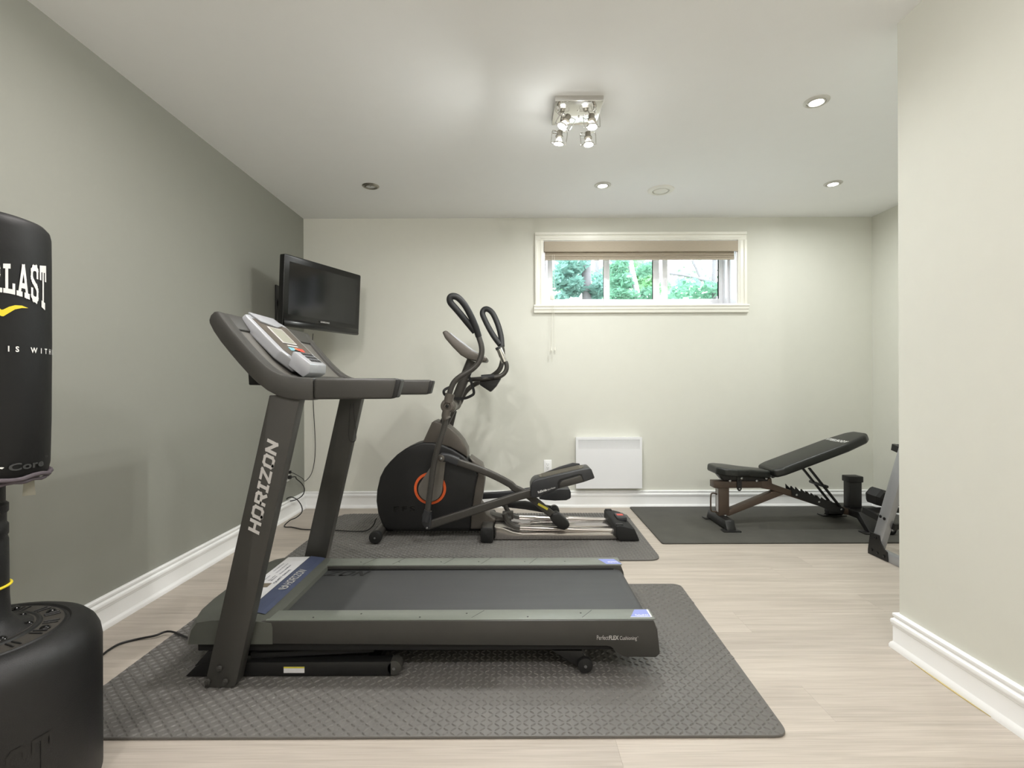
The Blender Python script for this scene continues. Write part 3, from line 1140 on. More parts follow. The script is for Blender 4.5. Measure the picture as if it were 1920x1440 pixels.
def rail_poly():
    zt = .222
    Y = DY0
    p = [(XZ(487, 1161, Y)[0], .2215), (XZ(1226, 1164, Y)[0], .2215), XZ(1233, 1181, Y), XZ(1238, 1226, Y), XZ(1230, 1233, Y), XZ(1170, 1232, Y),
         XZ(1157, 1224, Y), XZ(1147, 1214, Y), XZ(1138, 1211.5, Y), XZ(487, 1207.5, Y)]
    return p


rp = rail_poly()
for y0, y1, near in ((DY0, DY1, True), (EY0, EY1, False)):
    rl = obj('side_rail', MB().prism(rp, 'y', y0, y1, .004, 2), 'tread_side', tm)
    obj('foot_strip', MB().box(-.93, .535, y0 + .006, y1 + (.004 if near else -.006) - (0 if near else 0), .2185, .2238, .002), 'tread_green', rl)
    for px in ((594, 678, 790, 875, 989, 1089) if near else (675, 747, 826, 897, 984, 1060)):
        q = G(px, (1150 if near else 1056), .2238)
        yy = y0 + (.026 if px in (594, 790, 989) else .055) if near else y0 + .05
        obj('screw', MB().cyl((q.x, yy, .2232), (q.x, yy, .2246), .0035, 10), 'black', rl)
    for px in ((895, 1100) if near else (690, 745, 840, 910, 1000)):   # seams across the strip
        xx = G(px, (1152 if near else 1056), .2238).x
        obj('seam', MB().beam((xx - .02, y0 + .02, .2239), (xx + .025, y1 - .004, .2239), .0016, .001), 'black', rl)
    # blue decal at the rear end
    ya, yb = (y0 + .018, y1 - .002) if near else (y0 + .012, y1 - .03)
    if near:
        dp = [(.445, ya), (.528, ya), (.528, yb), (.475, yb)]
    else:
        dp = [(.43, yb), (.46, ya), (.535, ya), (.51, yb)]
    dc = obj('decal', MB().prism(dp, 'z', .2238, .2244), 'decal_blue', rl)
    mb = MB()
    if near:
        put_text(mb, 'PerfectFLEX', (.468, ya + .008, .2247), (1, 0, 0), (0, 1, 0), .05, .016, .01)
        mb.box(.445, .528, ya, ya + .003, .2243, .2247)
        mb.box(.522, .528, ya, yb, .2243, .2247)
    else:
        put_text(mb, 'PerfectFLEX', (.52, ya + .035, .2247), (-1, 0, 0), (0, -1, 0), .05, .018, .01)
    flat('print', mb, 'white_ink', dc)
    if near:
        mb = MB()
        A = W(1119, 1199.6, y0); wpx = DY0 / F
        put_text(mb, 'Perfect', A + Vector((0, -.0008, 0)), (1, 0, 0), (0, 0, 1), 22 * wpx, 8.5 * wpx, .0)
        put_text(mb, 'FLEX', W(1142, 1199.6, y0) + Vector((0, -.0008, 0)), (1, 0, 0), (0, 0, 1), 18 * wpx, 8 * wpx, .025)
        put_text(mb, 'Cushioning', W(1162, 1202, y0) + Vector((0, -.0008, 0)), (1, 0, 0), (0, 0, 1), 32 * wpx, 9.5 * wpx, .0)
        put_text(mb, 'TM', W(1194.5, 1195, y0) + Vector((0, -.0008, 0)), (1, 0, 0), (0, 0, 1), 2.4 * wpx, 1.6 * wpx, .0)
        flat('print', mb, 'logo_silver', rl)

# ---- motor hood, profile swept over the width with rounded front in plan
hood = MB()
ys = [DY0 - .0015, DY0 + .02, 1.95, 2.05, 2.19, 2.33, 2.44, EY1 - .02, EY1 + .0015]
frx = [-1.205, -1.222, -1.244, -1.256, -1.26, -1.256, -1.244, -1.222, -1.205]
drop = [.030, .006, 0, 0, 0, 0, 0, .006, .030]
rows = []
for yv, fxx, dr in zip(ys, frx, drop):
    edge = yv in (DY0, EY1)
    zt = .236 - dr * .45
    rows.append([(fxx - .012, yv, .137), (fxx, yv, .190), (fxx + .022, yv, .226 - dr * .25), (-1.13, yv, zt + .004), (-1.02, yv, zt + .006), (-.965, yv, zt), (-.905, yv, .2215 - dr * .2), (-.900, yv, .200), (-.900, yv, .137)])
m_ = len(rows[0])
hood.add([p for r_ in rows for p in r_], [(i * m_ + k, i * m_ + (k + 1) % m_, (i + 1) * m_ + (k + 1) % m_, (i + 1) * m_ + k) for i in range(len(rows) - 1) for k in range(m_)]
         + [tuple(range(m_)), tuple((len(rows) - 1) * m_ + k for k in range(m_ - 1, -1, -1))])
hd = obj('motor_hood', hood, 'hood_grey', tm, 22)
HZ = .2415


def hood_z(x):
    # top surface height of the hood between x = -1.13 and -.905
    if x < -1.02:
        return .240 + (x + 1.13) / .11 * .002
    if x < -.965:
        return .242 - (x + 1.02) / .055 * .006
    return .236 - (x + .965) / .06 * .0145


def on_hood(x0, x1, y0, y1, dz=.0008):
    mb = MB()
    xs = sorted(set([x0, x1] + [c for c in (-1.02, -.965) if x0 < c < x1]))
    for a, b in zip(xs[:-1], xs[1:]):
        mb.add([(a, y0, hood_z(a) + dz), (b, y0, hood_z(b) + dz), (b, y1, hood_z(b) + dz), (a, y1, hood_z(a) + dz)], [(0, 1, 2, 3)])
    return mb


bs = flat('blue_strip', on_hood(-1.018, -.945, 1.895, 2.505), 'strip_blue', hd)
lb = flat('white_label', on_hood(-1.128, -1.020, 2.005, 2.495), 'paper', hd)
mb = MB()
qd, wd_ = stroke_word('HORIZON', .20, .40, .12)
put_quads(mb, qd, lambda p, q: Vector((-.968 - q * .028, 2.158 + p / wd_ * .165, hood_z(-.968 - q * .028) + .0018)))
c0 = Vector((-.984, 2.125, 0))
for i in range(20):
    a0, a1 = 2 * math.pi * i / 20, 2 * math.pi * (i + 1) / 20
    mb.add([(c0.x + math.cos(a) * r_, c0.y + math.sin(a) * r_, hood_z(c0.x) + .0022) for a, r_ in ((a0, .022), (a1, .022), (a1, .016), (a0, .016))], [(0, 1, 2, 3)])
qd, w2 = stroke_word('H', .24, .3, .1)
put_quads(mb, qd, lambda p, q: Vector((c0.x + .010 - q * .02, c0.y - .009 + p / w2 * .018, hood_z(c0.x) + .0022)))
flat('logo', mb, 'logo_silver', bs)
mb = MB()
Uh, Vh = (0, 1, 0), (-1, 0, 0)
for (s_, x_, y_, w_, h_) in (('QUIET DRIVE', -1.033, 2.16, .16, .013), ('Mesures', -1.062, 2.19, .05, .008), ('Securite', -1.074, 2.19, .06, .008),
                             ('Limited Warranty', -1.082, 2.28, .12, .009), ('Frame and Motor', -1.060, 2.27, .11, .009), ('Service Parts', -1.105, 2.30, .1, .007), ('Important', -1.095, 2.19, .06, .009)):
    put_text(mb, s_, (x_, y_, .2438), Uh, Vh, w_, h_, .01)
flat('print', mb, 'ink', lb)
flat('sticker', on_hood(-1.10, -1.050, 2.12, 2.165, .0016), 'paper_brown', lb)

# ---- belt, deck underside, roller
belt = MB().box(-.905, .50, 1.930, 2.432, .188, .2035, .003)
bo = obj('running_belt', belt, 'belt', tm)
mb = MB()
qd, wd_ = stroke_word('ZON', .26, .42, .35)
put_quads(mb, qd, lambda p, q: Vector((-.888 + p / wd_ * .175, 2.350 + q * .046, .2042)))
flat('logo', mb, 'logo_dark', bo)
obj('rear_roller', MB().cyl((.505, 1.945, .172), (.505, 2.418, .172), .031, 24, .004), 'belt', tm)
obj('deck_edge', MB().box(-.90, .49, 1.945, 1.952, .197, .2075, .001).box(-.90, .49, 2.412, 2.421, .197, .2095, .001), 'black', tm)
obj('underframe', MB().box(-1.19, .44, 1.872, 1.92, .104, .140, .004).box(-1.19, .44, 2.46, 2.515, .104, .140, .004).box(-1.15, -.8, 1.92, 2.46, .10, .138, .004).box(-.1, 0, 1.92, 2.46, .10, .14).box(.3, .38, 1.92, 2.46, .10, .14), 'black_matt', tm)
# ---- base frame
for y0, y1 in ((1.862, 1.91), (2.485, 2.533)):
    near = y0 < 2
    bf = obj('base_tube', MB().prism([(-1.232, TH), (-.455, TH), (-.455, .066), (-1.16, .066), (-1.195, .050)], 'y', y0, y1, .004, 2), 'black', tm)
    wc = Vector((-.447, (y0 + y1) / 2, TH + .028))
    obj('roller_wheel', MB().cyl(wc - Vector((0, .024, 0)), wc + Vector((0, .022, 0)), .028, 20, .004), 'tread_side', bf)
    obj('axle_bolt', MB().cyl(wc + Vector((0, -.024, 0)), wc + Vector((0, -.028, 0)), .006, 8), 'bolt', bf)
    obj('lift_arm', MB().beam((-1.0, (y0 + y1) / 2 + (.012 if near else -.012), .075), (-.53, (y0 + y1) / 2 + (.012 if near else -.012), .098), .02, .02, bev=.003), 'black_matt', bf)
    obj('front_foot', MB().prism([(-1.20, .05), (-1.13, .05), (-1.10, .105), (-1.15, .105)], 'y', y0 + .004, y1 - .004, .003), 'black_matt', bf)
    if near:
        a = W(532, 1250, y0); b = W(571, 1261.5, y0)
        lbq = flat('warning_label', MB().add([(a.x, y0 - .0006, a.z), (b.x, y0 - .0006, a.z), (b.x, y0 - .0006, b.z), (a.x, y0 - .0006, b.z)], [(0, 1, 2, 3)]), 'paper', bf)
        flat('yellow_band', MB().add([(a.x, y0 - .0009, a.z), (b.x, y0 - .0009, a.z), (b.x, y0 - .0009, a.z - .006), (a.x, y0 - .0009, a.z - .006)], [(0, 1, 2, 3)]), 'label_yellow', lbq)
obj('cross_tube', MB().box(-1.16, -1.10, 1.91, 2.485, TH, .06, .004).box(-.56, -.51, 1.91, 2.485, .02, .062, .004), 'black', tm)
# ---- rear feet with wheels
for yc in (1.90, 2.48):
    rf = obj('rear_leg', MB().prism([XZ(1035, 1222, 1.88), XZ(1092, 1222, 1.88), XZ(1103, 1240, 1.88), XZ(1095, 1256, 1.88), XZ(1080, 1250, 1.88)], 'y', yc - .012, yc + .03, .003), 'black', tm)
    wx, wz = XZ(1097, 1250, 1.88)
    obj('wheel', MB().cyl((wx, yc - .03, TH + .029), (wx, yc - .008, TH + .029), .029, 22, .004), 'rubber', rf)
    obj('wheel_bolt', MB().cyl((wx, yc - .033, TH + .029), (wx, yc - .029, TH + .029), .006, 8), 'bolt', rf)

# ---- console
CY0, CY1 = 1.780, 2.568
up_e = [XZ(a, b, CY0) for a, b in ((409, 583), (414, 591), (430, 612), (455, 641), (472, 660), (487, 675), (499, 686), (512, 695), (526, 702), (545, 706.5), (587, 708))]
lo_e = [XZ(a, b, CY0) for a, b in ((587, 750.5), (560, 750), (535, 747), (517, 741), (500, 732), (482, 718), (465, 702), (447, 682), (430, 662), (413, 641), (400, 622), (392, 606), (391, 600), (394, 591), (401, 584))]
side = up_e + lo_e
fr = MB().prism(side, 'y', CY0, CY0 + .062, .006, 2, ang=40).prism(side, 'y', CY1 - .062, CY1, .006, 2, ang=40)
topbar = [up_e[0], up_e[1], (up_e[2][0] - .002, up_e[2][1] - .002), (up_e[2][0] - .03, up_e[2][1] - .03), lo_e[-4], lo_e[-3], lo_e[-2], lo_e[-1]]
fr.prism(topbar, 'y', CY0 + .05, CY1 - .05, .004, 2)
botbar = [up_e[7], up_e[8], up_e[9], (up_e[10][0] - .03, up_e[10][1] - .006), (lo_e[0][0] - .03, lo_e[0][1] + .01), lo_e[2], lo_e[3]]
botbar = [(x_, z_ - .012) if i < 4 else (x_, z_ + .006) for i, (x_, z_) in enumerate(botbar)]
fr.prism(botbar, 'y', CY0 + .05, CY1 - .05, .004, 2)
co = obj('console', fr, 'tread_side', tm, 40)
tray = [(x_ + .010, z_ - .030) for x_, z_ in up_e[1:9]] + [(x_ + .012, z_ + .016) for x_, z_ in lo_e[3:11]]
obj('console_tray', MB().prism(tray, 'y', CY0 + .055, CY1 - .055, .002, 1, ang=50), 'tread_grey', co)
An = Vector((-1.055, 0, 1.365)); Tn = Vector((.703, 0, -.712)); Nn = Vector((.712, 0, .703))


def CP(s_, yv, h_):
    p = An + Tn * s_ + Nn * h_
    return Vector((p.x, yv, p.z))


def slab(poly, h0, h1, bev=.003, seg=2, top=None):
    """poly in (s, y) on the console plane"""
    Mx = Matrix((Tn, Vector((0, 1, 0)), Nn)).transposed().to_4x4()
    Mx.translation = An
    return MB().prism(poly, 'z', h0, h1, bev, seg, Mx)


dy0, dy1 = 1.930, 2.250
disp = obj('display_unit', slab(round_poly([(-.005, dy0), (.20, dy0), (.275, dy0 + .045), (.275, dy1 - .06), (.20, dy1), (.01, dy1), (-.03, dy1 - .11)], [.02, .02, .015, .02, .02, .03, .05], 4), -.018, .026, .007, 3), 'silver_plastic', co)
obj('display_gap', slab([(-.005, dy0 + .01), (.2, dy0 + .01), (.27, dy0 + .05), (.27, dy1 - .06), (.2, dy1 + .02), (0, dy1 + .02)], -.03, -.017, 0), 'black', co)
obj('display_face', slab([(.018, dy0 + .024), (.195, dy0 + .024), (.235, dy0 + .05), (.235, dy1 - .055), (.195, dy1 - .018), (.03, dy1 - .018), (.02, dy1 - .12)], .0255, .0272, 0), 'panel_brown', disp)
obj('top_cover', slab([(-.012, dy0 + .03), (.035, dy0 + .06), (.05, dy1 - .14), (.03, dy1 - .06), (-.012, dy1 - .09)], .026, .034, .003), 'silver_plastic', disp)
lc = obj('lcd_bezel', slab([(.055, dy0 + .085), (.150, dy0 + .085), (.150, dy1 - .105), (.055, dy1 - .105)], .027, .0305, .001, 1), 'logo_silver', disp)
obj('lcd', slab([(.060, dy0 + .094), (.145, dy0 + .094), (.145, dy1 - .114), (.060, dy1 - .114)], .0305, .0312, 0), 'lcd', disp)
obj('model_print', slab([(.156, dy0 + .11), (.163, dy0 + .11), (.163, dy1 - .11), (.156, dy1 - .11)], .0272, .0277, 0), 'logo_silver', disp)
for j, cm in enumerate(('btn_blue', 'btn_blue', 'btn_orange', 'btn_red', 'btn_red')):
    yb0 = dy0 + .095 + j * .028
    obj('button', slab([(.172, yb0), (.192, yb0), (.192, yb0 + .024), (.172, yb0 + .024)], .0272, .029, .001, 1), cm, disp)
obj('safety_key', slab([(.196, dy0 + .105), (.214, dy0 + .105), (.214, dy0 + .125), (.196, dy0 + .125)], .026, .040, .003), 'black', disp)
kp = obj('keypad_block', MB().prism(round_poly([(0, 0), (.085, 0), (.105, -.03), (.095, -.06), (.02, -.06)], .006, 2), 'y', 1.955, 2.125, .006, 2,
         Mx=Matrix.Translation(CP(.222, 0, .052)) @ Matrix.Rotation(R(38), 4, 'Y')), 'silver_plastic', co)
KO = Matrix.Translation(CP(.222, 0, .052)) @ Matrix.Rotation(R(38), 4, 'Y')
for i in range(3):
    for j in range(4):
        obj('key', MB().box(.012 + i * .021, .027 + i * .021, 2.0 + j * .028, 2.022 + j * .028, 0, .002, .0008, 1, KO), 'logo_dark', kp)
obj('key_wire', MB().tube(catmull([CP(.205, dy0 + .115, .04), CP(.225, dy0 + .10, .05), CP(.245, dy0 + .075, .045), CP(.275, dy0 + .065, .02), CP(.30, dy0 + .065, -.004)], 6), .002, 6), 'black', co)
for yv in (CY0 + .07, CY0 + .074):
    pass
obj('bottle_slot', slab([(.09, CY0 + .063), (.20, CY0 + .063), (.205, CY0 + .069), (.09, CY0 + .069)], -.022, -.0195, 0), 'black', co)
obj('pulse_button', MB().box(-.845, -.80, 2.40, 2.47, 1.095, 1.1135, .004), 'btn_red', co)
obj('rear_box', MB().prism([XZ(464, 690, 1.9), XZ(520, 722, 1.9), XZ(520, 722, 1.9), XZ(500, 724, 1.9), XZ(466, 722, 1.9)][:2] + [XZ(510, 723, 1.9), XZ(466, 722, 1.9)], 'y', 1.90, 2.45, .004), 'black', co)
# ---- hand rails
for y0, y1 in ((CY0 - .004, CY0 + .060), (CY1 - .060, CY1 + .004)):
    arm = [XZ(588, 709, CY0), XZ(740, 709, CY0), XZ(746, 711, CY0), XZ(738, 746, CY0), XZ(732, 748, CY0), XZ(588, 749, CY0)]
    hr = obj('hand_rail', MB().prism(arm, 'y', y0, y1, .014, 4), 'tread_side', tm)
    cap = [XZ(742, 711, CY0), XZ(751, 711, CY0), XZ(752, 714, CY0), XZ(744, 744, CY0), XZ(741, 746, CY0), XZ(733, 746, CY0)]
    obj('end_cap', MB().prism(cap, 'y', y0 + .002, y1 - .002, .008, 3), 'black', hr)

# ================================================================ TELEVISION
tvc = Vector((-1.440, 3.800, 1.520))
tv = thing('television', tvc, 'black flat-screen television on the wall in the grey corner', 'television')
tv.rotation_euler = (0, 0, R(66.1))
TW, TT = .386, .500
tilt = Matrix.Rotation(R(3), 4, 'X')


def tvp(mb):
    mb.v = [tilt @ v for v in mb.v]
    return mb


obj('bezel', tvp(MB().prism(round_poly([(-TW, 0), (TW, 0), (TW, TT), (-TW, TT)], .012, 3), 'y', 0, .045, .006, 3)), 'tv_black', tv, local=True)
obj('screen', tvp(MB().box(-TW + .045, TW - .045, -.0008, .002, .085, TT - .045)), 'tv_screen', tv, local=True)
obj('speaker_bar', tvp(MB().prism([(-.012, .008), (.004, .0), (.004, .052), (-.001, .052), (-.008, .036)], 'x', -TW + .012, TW - .012, .002)), 'tv_black', tv, local=True)
obj('back_case', tvp(MB().prism([(.045, .03), (.10, .10), (.10, TT - .10), (.045, TT - .03)], 'x', -TW + .06, TW - .06, .01)), 'black', tv, local=True)
mb = MB()
put_text(mb, 'SAMSUNG', (-.045, -.0094, .058), (1, 0, 0), (0, 0, 1), .09, .012, .02)
flat('logo', tvp(mb), 'logo_silver', tv, local=True)
# wall bracket: arm from the grey wall to the back of the set
wm = thing('television_mount', (XL, 3.98, 1.72), 'black steel arm holding the television off the grey wall', 'bracket')
obj('wall_plate', MB().box(XL, XL + .012, 3.92, 4.04, 1.62, 1.90, .003), 'black', wm)
obj('arm', MB().beam((XL + .012, 3.98, 1.76), (-1.60, 3.91, 1.76), .03, .05, bev=.004), 'black', wm)
obj('head_plate', MB().beam((-1.562, 3.70, 1.66), (-1.48, 3.885, 1.66), .014, .2, bev=.003), 'black', wm)

# ================================================================ CABLES
def cable(name, pts, r, label, cat='cable', n=6):
    o = obj(name, MB().tube(catmull(pts, n), r, 8), 'cable')
    return tag(o, label, cat)


xw = XL + .02
pl1 = Vector((XL + .03, OY, OZ + .02)); pl2 = Vector((XL + .03, OY, OZ - .022))
c1 = [pl1, pl1 + Vector((.03, .02, -.02)), Vector((XL + .06, 4.28, .30)), W(572, 902, 4.40), W(583, 890, 4.40), W(589, 868, 4.42), W(591, 840, 4.43), W(590, 805, 4.44), W(587, 750, 4.44), W(586, 690, 4.36), W(586, 640, 4.10), W(587, 626, 3.99)]
tc_ = thing('television_cable', pl1, 'thin black cable hanging from the television down to the outlet', 'cable')
obj('cord', MB().tube(catmull(c1, 6), .003, 8), 'cable', tc_)
obj('plug', MB().box(XL + .009, XL + .034, OY - .012, OY + .012, OZ + .008, OZ + .032, .004), 'cable', tc_)
fz = .006
c2 = [pl2, pl2 + Vector((.03, .02, 0)), W(556, 898, 4.15), W(566, 907, 4.20), W(571, 918, 4.20), W(566, 930, 4.18), W(552, 938, 4.15), W(540, 939, 4.13), W(537, 936, 4.11), W(545, 932, 4.10), W(556, 936, 4.10), W(565, 948, 4.08),
      W(566, 960, 4.05), W(556, 970, 4.02), G(543, 976, .02), G(533, 987, fz), G(548, 988.5, fz), G(565, 992, fz), G(585, 993, fz + .004), G(612, 993, fz + .014), G(640, 995, fz + .018), G(668, 996.5, fz + .018), G(688, 994.5, fz + .018), W(700, 985, 3.70), W(704, 975, 3.70), W(707, 972, 3.70)]
ec = thing('elliptical_power_cord', pl2, 'black power cord looping from the outlet to the elliptical trainer', 'cable')
obj('cord', MB().tube(catmull(c2, 6), .0042, 8), 'cable', ec)
obj('plug', MB().box(XL + .009, XL + .036, OY - .014, OY + .014, OZ - .036, OZ - .008, .004), 'cable', ec)
c3 = [Vector((-1.235, 2.12, .10)), Vector((-1.26, 2.12, .06)), Vector((-1.33, 2.10, .026)), G(320, 1184, .018), G(290, 1192, .012), G(255, 1199, fz), G(225, 1207, fz), G(205, 1218, fz), G(192, 1228, fz), G(150, 1262, fz), Vector((-1.72, 1.70, fz)), Vector((-1.80, 1.2, fz)), Vector((-1.82, .3, fz))]
cable('treadmill_power_cord', c3, .0045, 'black power cord running across the floor from the treadmill front')
# loop of earphone wire in front of the far upright
c4 = [W(657, 757, 2.535), W(655, 790, 2.535), W(654, 815, 2.535), W(656, 826, 2.535), W(661, 829, 2.535), W(667, 824, 2.535), W(667, 805, 2.535), W(664, 780, 2.535), W(663, 757, 2.535)]
sk = obj('safety_cord', MB().tube(catmull(c4, 6), .0016, 6), 'cable', tm)

# ================================================================ ELLIPTICAL TRAINER
EN, EF_, EC = 3.56, 3.78, 3.67
el = thing('elliptical_trainer', (-.5, EC, TH), 'black and bronze elliptical trainer with looped handlebars', 'elliptical trainer')


def X6(a, b):      # a crop of the photograph at 5.333 times
    return (680 + a / 5.333, 760 + b / 5.333)


def X7(a, b):
    return (880 + a / 5.333, 840 + b / 5.333)


def X5(a, b):
    return (680 + a / 6.0, 540 + b / 6.0)


def PL(pts, fn, Y):
    return [XZ(*fn(a, b), Y) for a, b in pts]


sh = PL([(240, 1245), (190, 1190), (150, 1080), (133, 960), (140, 850), (170, 720), (215, 630), (270, 565), (340, 495), (420, 438), (510, 395), (600, 370), (700, 372), (790, 392), (900, 440), (1010, 510), (1060, 560), (1110, 625), (1148, 700), (1130, 800), (1105, 960), (1085, 1100), (1078, 1245)], X6, EN)
shroud = obj('flywheel_shroud', MB().prism(sh, 'y', EN, EF_, .016, 4, ang=50), 'ell_black', el, 40)
rs = PL([(1150, 690), (1125, 800), (1100, 960), (1082, 1100), (1075, 1245), (1190, 1245), (1230, 1215), (1300, 1215), (1330, 1150), (1240, 1090), (1180, 1010), (1200, 900), (1215, 800), (1222, 730), (1190, 610), (1110, 555), (1060, 520)], X6, EN)
obj('rear_shroud', MB().prism(rs, 'y', EN + .014, EF_ - .014, .010, 3, ang=50), 'ell_silver', el, 40)
ts = PL([(596, 376), (690, 172), (720, 150), (790, 180), (850, 208), (900, 250), (945, 292), (1000, 360), (1042, 440), (1050, 525), (960, 465), (880, 420), (800, 398), (700, 380)], X6, EN + .02)
tsn = obj('mast_shroud', MB().prism(ts, 'y', EN + .018, EF_ - .018, .008, 3, ang=50), 'ell_silver', el, 40)
# hub, ring and crank
hc = W(*X6(675, 830), EN)


def flat_ring(c, r0, r1, h0, h1, n=48):
    return MB().lathe([(r0, h0), (r1, h0), (r1, h1), (r0, h1), (r0, h0)], c, (0, 1, 0), n)


sp = EN / F
obj('orange_ring', flat_ring(hc, 25.2 * sp, 30 * sp, -.004, .004), 'orange', el)
obj('hub_disc', MB().cyl(hc + Vector((0, -.002, 0)), hc + Vector((0, .01, 0)), 25.2 * sp, 48), 'ell_black', el)
Yk = 3.535
big = W(*X6(675, 842), Yk); sml = W(*X6(788, 530), Yk)


def teardrop(c0, r0, c1, r1, n=14):
    c0, c1 = Vector((c0.x, c0.z)), Vector((c1.x, c1.z))
    d = (c1 - c0); l = d.length; d /= l
    e = Vector((-d.y, d.x))
    a = math.acos((r0 - r1) / l)
    out = []
    for i in range(n + 1):
        t = a + (2 * math.pi - 2 * a) * i / n
        out.append(c0 + (d * math.cos(t) + e * math.sin(t)) * r0)
    for i in range(n + 1):
        t = -a + 2 * a * i / n
        out.append(c1 + (d * math.cos(t) + e * math.sin(t)) * r1)
    return [(p.x, p.y) for p in out]


obj('crank_cover', MB().prism(teardrop(big, 22.5 * sp, sml, 8 * sp), 'y', 3.528, 3.555, .006, 3, ang=40), 'crank', el)
# far crank and far arms
fb = W(*X6(675, 842), 3.80)
obj('far_crank', MB().prism(teardrop(Vector((big.x, 0, big.z)), .085, Vector((big.x - (sml.x - big.x), 0, big.z - (sml.z - big.z))), .03), 'y', 3.785, 3.812, .006, 3, ang=40), 'crank', el)
# embossed model letters on the shroud
mb = MB()
a_ = W(738, 958.5, EN); b_ = W(778, 950, EN)
put_text(mb, 'EFS', a_ + Vector((0, -.0008, 0)), (1, 0, 0), (0, 0, 1), (b_.x - a_.x), .034, .02, 1.3)
flat('model_print', mb, M['core_grey'] if False else 'black_gloss', shroud)

# rear upper arm (crank to roller)
Ya = 3.478


def arm_path(pts, fn, Y, n=6):
    return catmull([W(*fn(a, b), Y) for a, b in pts], n)


RECT = lambda w, h, r=.35: round_poly([(-w / 2, -h / 2), (w / 2, -h / 2), (w / 2, h / 2), (-w / 2, h / 2)], min(w, h) * r, 3)
pa = arm_path([(775, 520), (870, 535), (960, 568), (1180, 645), (1350, 720), (1480, 790)], X6, Ya) + arm_path([(450, 400), (560, 455), (680, 545), (800, 645), (880, 710)], X7, Ya)
ua = obj('swing_arm', MB().sweep(pa, RECT(.05, .036), (0, 1, 0)), 'ell_grey', el, 40)
sleeve = arm_path([(785, 516), (860, 527), (955, 565)], X6, Ya)
obj('arm_sleeve', MB().sweep(sleeve, RECT(.062, .046), (0, 1, 0)), 'ell_dark', ua, 40)
cp = W(*X6(790, 525), Ya)
obj('crank_pin', MB().cyl((cp.x, Ya - .034, cp.z), (cp.x, 3.545, cp.z), .024, 20, .004), 'ell_silver', ua)
obj('crank_bolt', MB().cyl((cp.x, Ya - .04, cp.z), (cp.x, Ya - .032, cp.z), .010, 10, .002), 'bolt', ua)
# roller housing at the rear of the swing arm
rh = PL([(800, 690), (830, 645), (880, 635), (950, 690), (1000, 745), (1000, 775), (950, 812), (900, 800), (840, 750)], X7, Ya)
obj('roller_cover', MB().prism(rh, 'y', Ya - .032, Ya + .05, .012, 3, ang=40), 'black', ua)
a_ = W(*X7(690, 552), Ya - .0253); b_ = W(*X7(788, 606), Ya - .0253)
dd = (b_ - a_)
e_ = Vector((-dd.z, 0, dd.x)).normalized() * .011
st = flat('warning_sticker', MB().add([a_ + e_ * .3, b_ + e_ * .3, b_ - e_ * 1.2, a_ - e_ * 1.2], [(0, 1, 2, 3)]), 'label_yellow', ua)
# lower pedal arm and front handle link
Yl = 3.44
lp_ = arm_path([(655, 1200), (760, 1165), (1000, 1088), (1200, 1022), (1400, 960)], X6, Yl) + arm_path([(500, 478), (600, 452), (680, 430)], X7, Yl)
la = obj('pedal_arm', MB().sweep(lp_, RECT(.058, .034), (0, 1, 0)), 'ell_grey', el, 40)
jt = PL([(600, 1080), (690, 1085), (690, 1180), (670, 1235), (635, 1225), (597, 1170)], X6, Yl)
obj('joint_bracket', MB().prism(jt, 'y', Yl - .026, Yl + .026, .005, 2), 'ell_dark', la)
jb = W(*X6(650, 1215), Yl)
obj('joint_bolt', MB().cyl((jb.x, Yl - .032, jb.z), (jb.x, Yl - .02, jb.z), .008, 10, .002), 'bolt', la)
hl_ = arm_path([(828, 130), (815, 220), (778, 340), (738, 470), (706, 620), (682, 800), (662, 950), (648, 1075)], X6, 3.42)
hp = obj('handle_link', MB().tube(hl_, .0205, 14), 'ell_grey', el, 60)
sk_ = arm_path([(655, 1050), (640, 1100), (630, 1160)], X6, 3.42)
obj('link_socket', MB().tube(sk_, .028, 14), 'ell_dark', hp, 60)
# pivot hub through the mast
hb = W(*X5(950, 1330), 3.40)
obj('pivot_hub', MB().lathe([(0, -.004), (.014, -.004), (.016, .004), (.022, .004), (.026, -.002), (.040, 0), (.046, .008), (.046, .060), (.052, .064), (.052, .15), (.048, .16), (.048, .36), (.052, .37), (.052, .46), (.046, .464), (.046, .51), (.04, .52), (0, .52)], hb, (0, 1, 0), 32), 'ell_silver', el)
obj('hub_cap', MB().lathe([(0, -.008), (.006, -.008), (.012, -.004), (.013, .002), (0, .002)], hb, (0, 1, 0), 16), 'black_gloss', el)
# moving handlebars
def handle(pts_tube, pts_loop, Y, dy, name='moving_handlebar'):
    tp = catmull([W(*X5(a, b), Y) for a, b in pts_tube], 6)
    h = obj(name, MB().tube(tp, .0195, 14), 'ell_grey', el, 60)
    n = len(pts_loop)
    lp = []
    for i, (a, b) in enumerate(pts_loop):
        lp.append(W(*X5(a, b), Y + dy * math.sin(math.pi * i / (n - 1))))
    obj('loop_grip', MB().tube(catmull(lp, 6), .0225, 14), 'grip', h, 60)
    return h


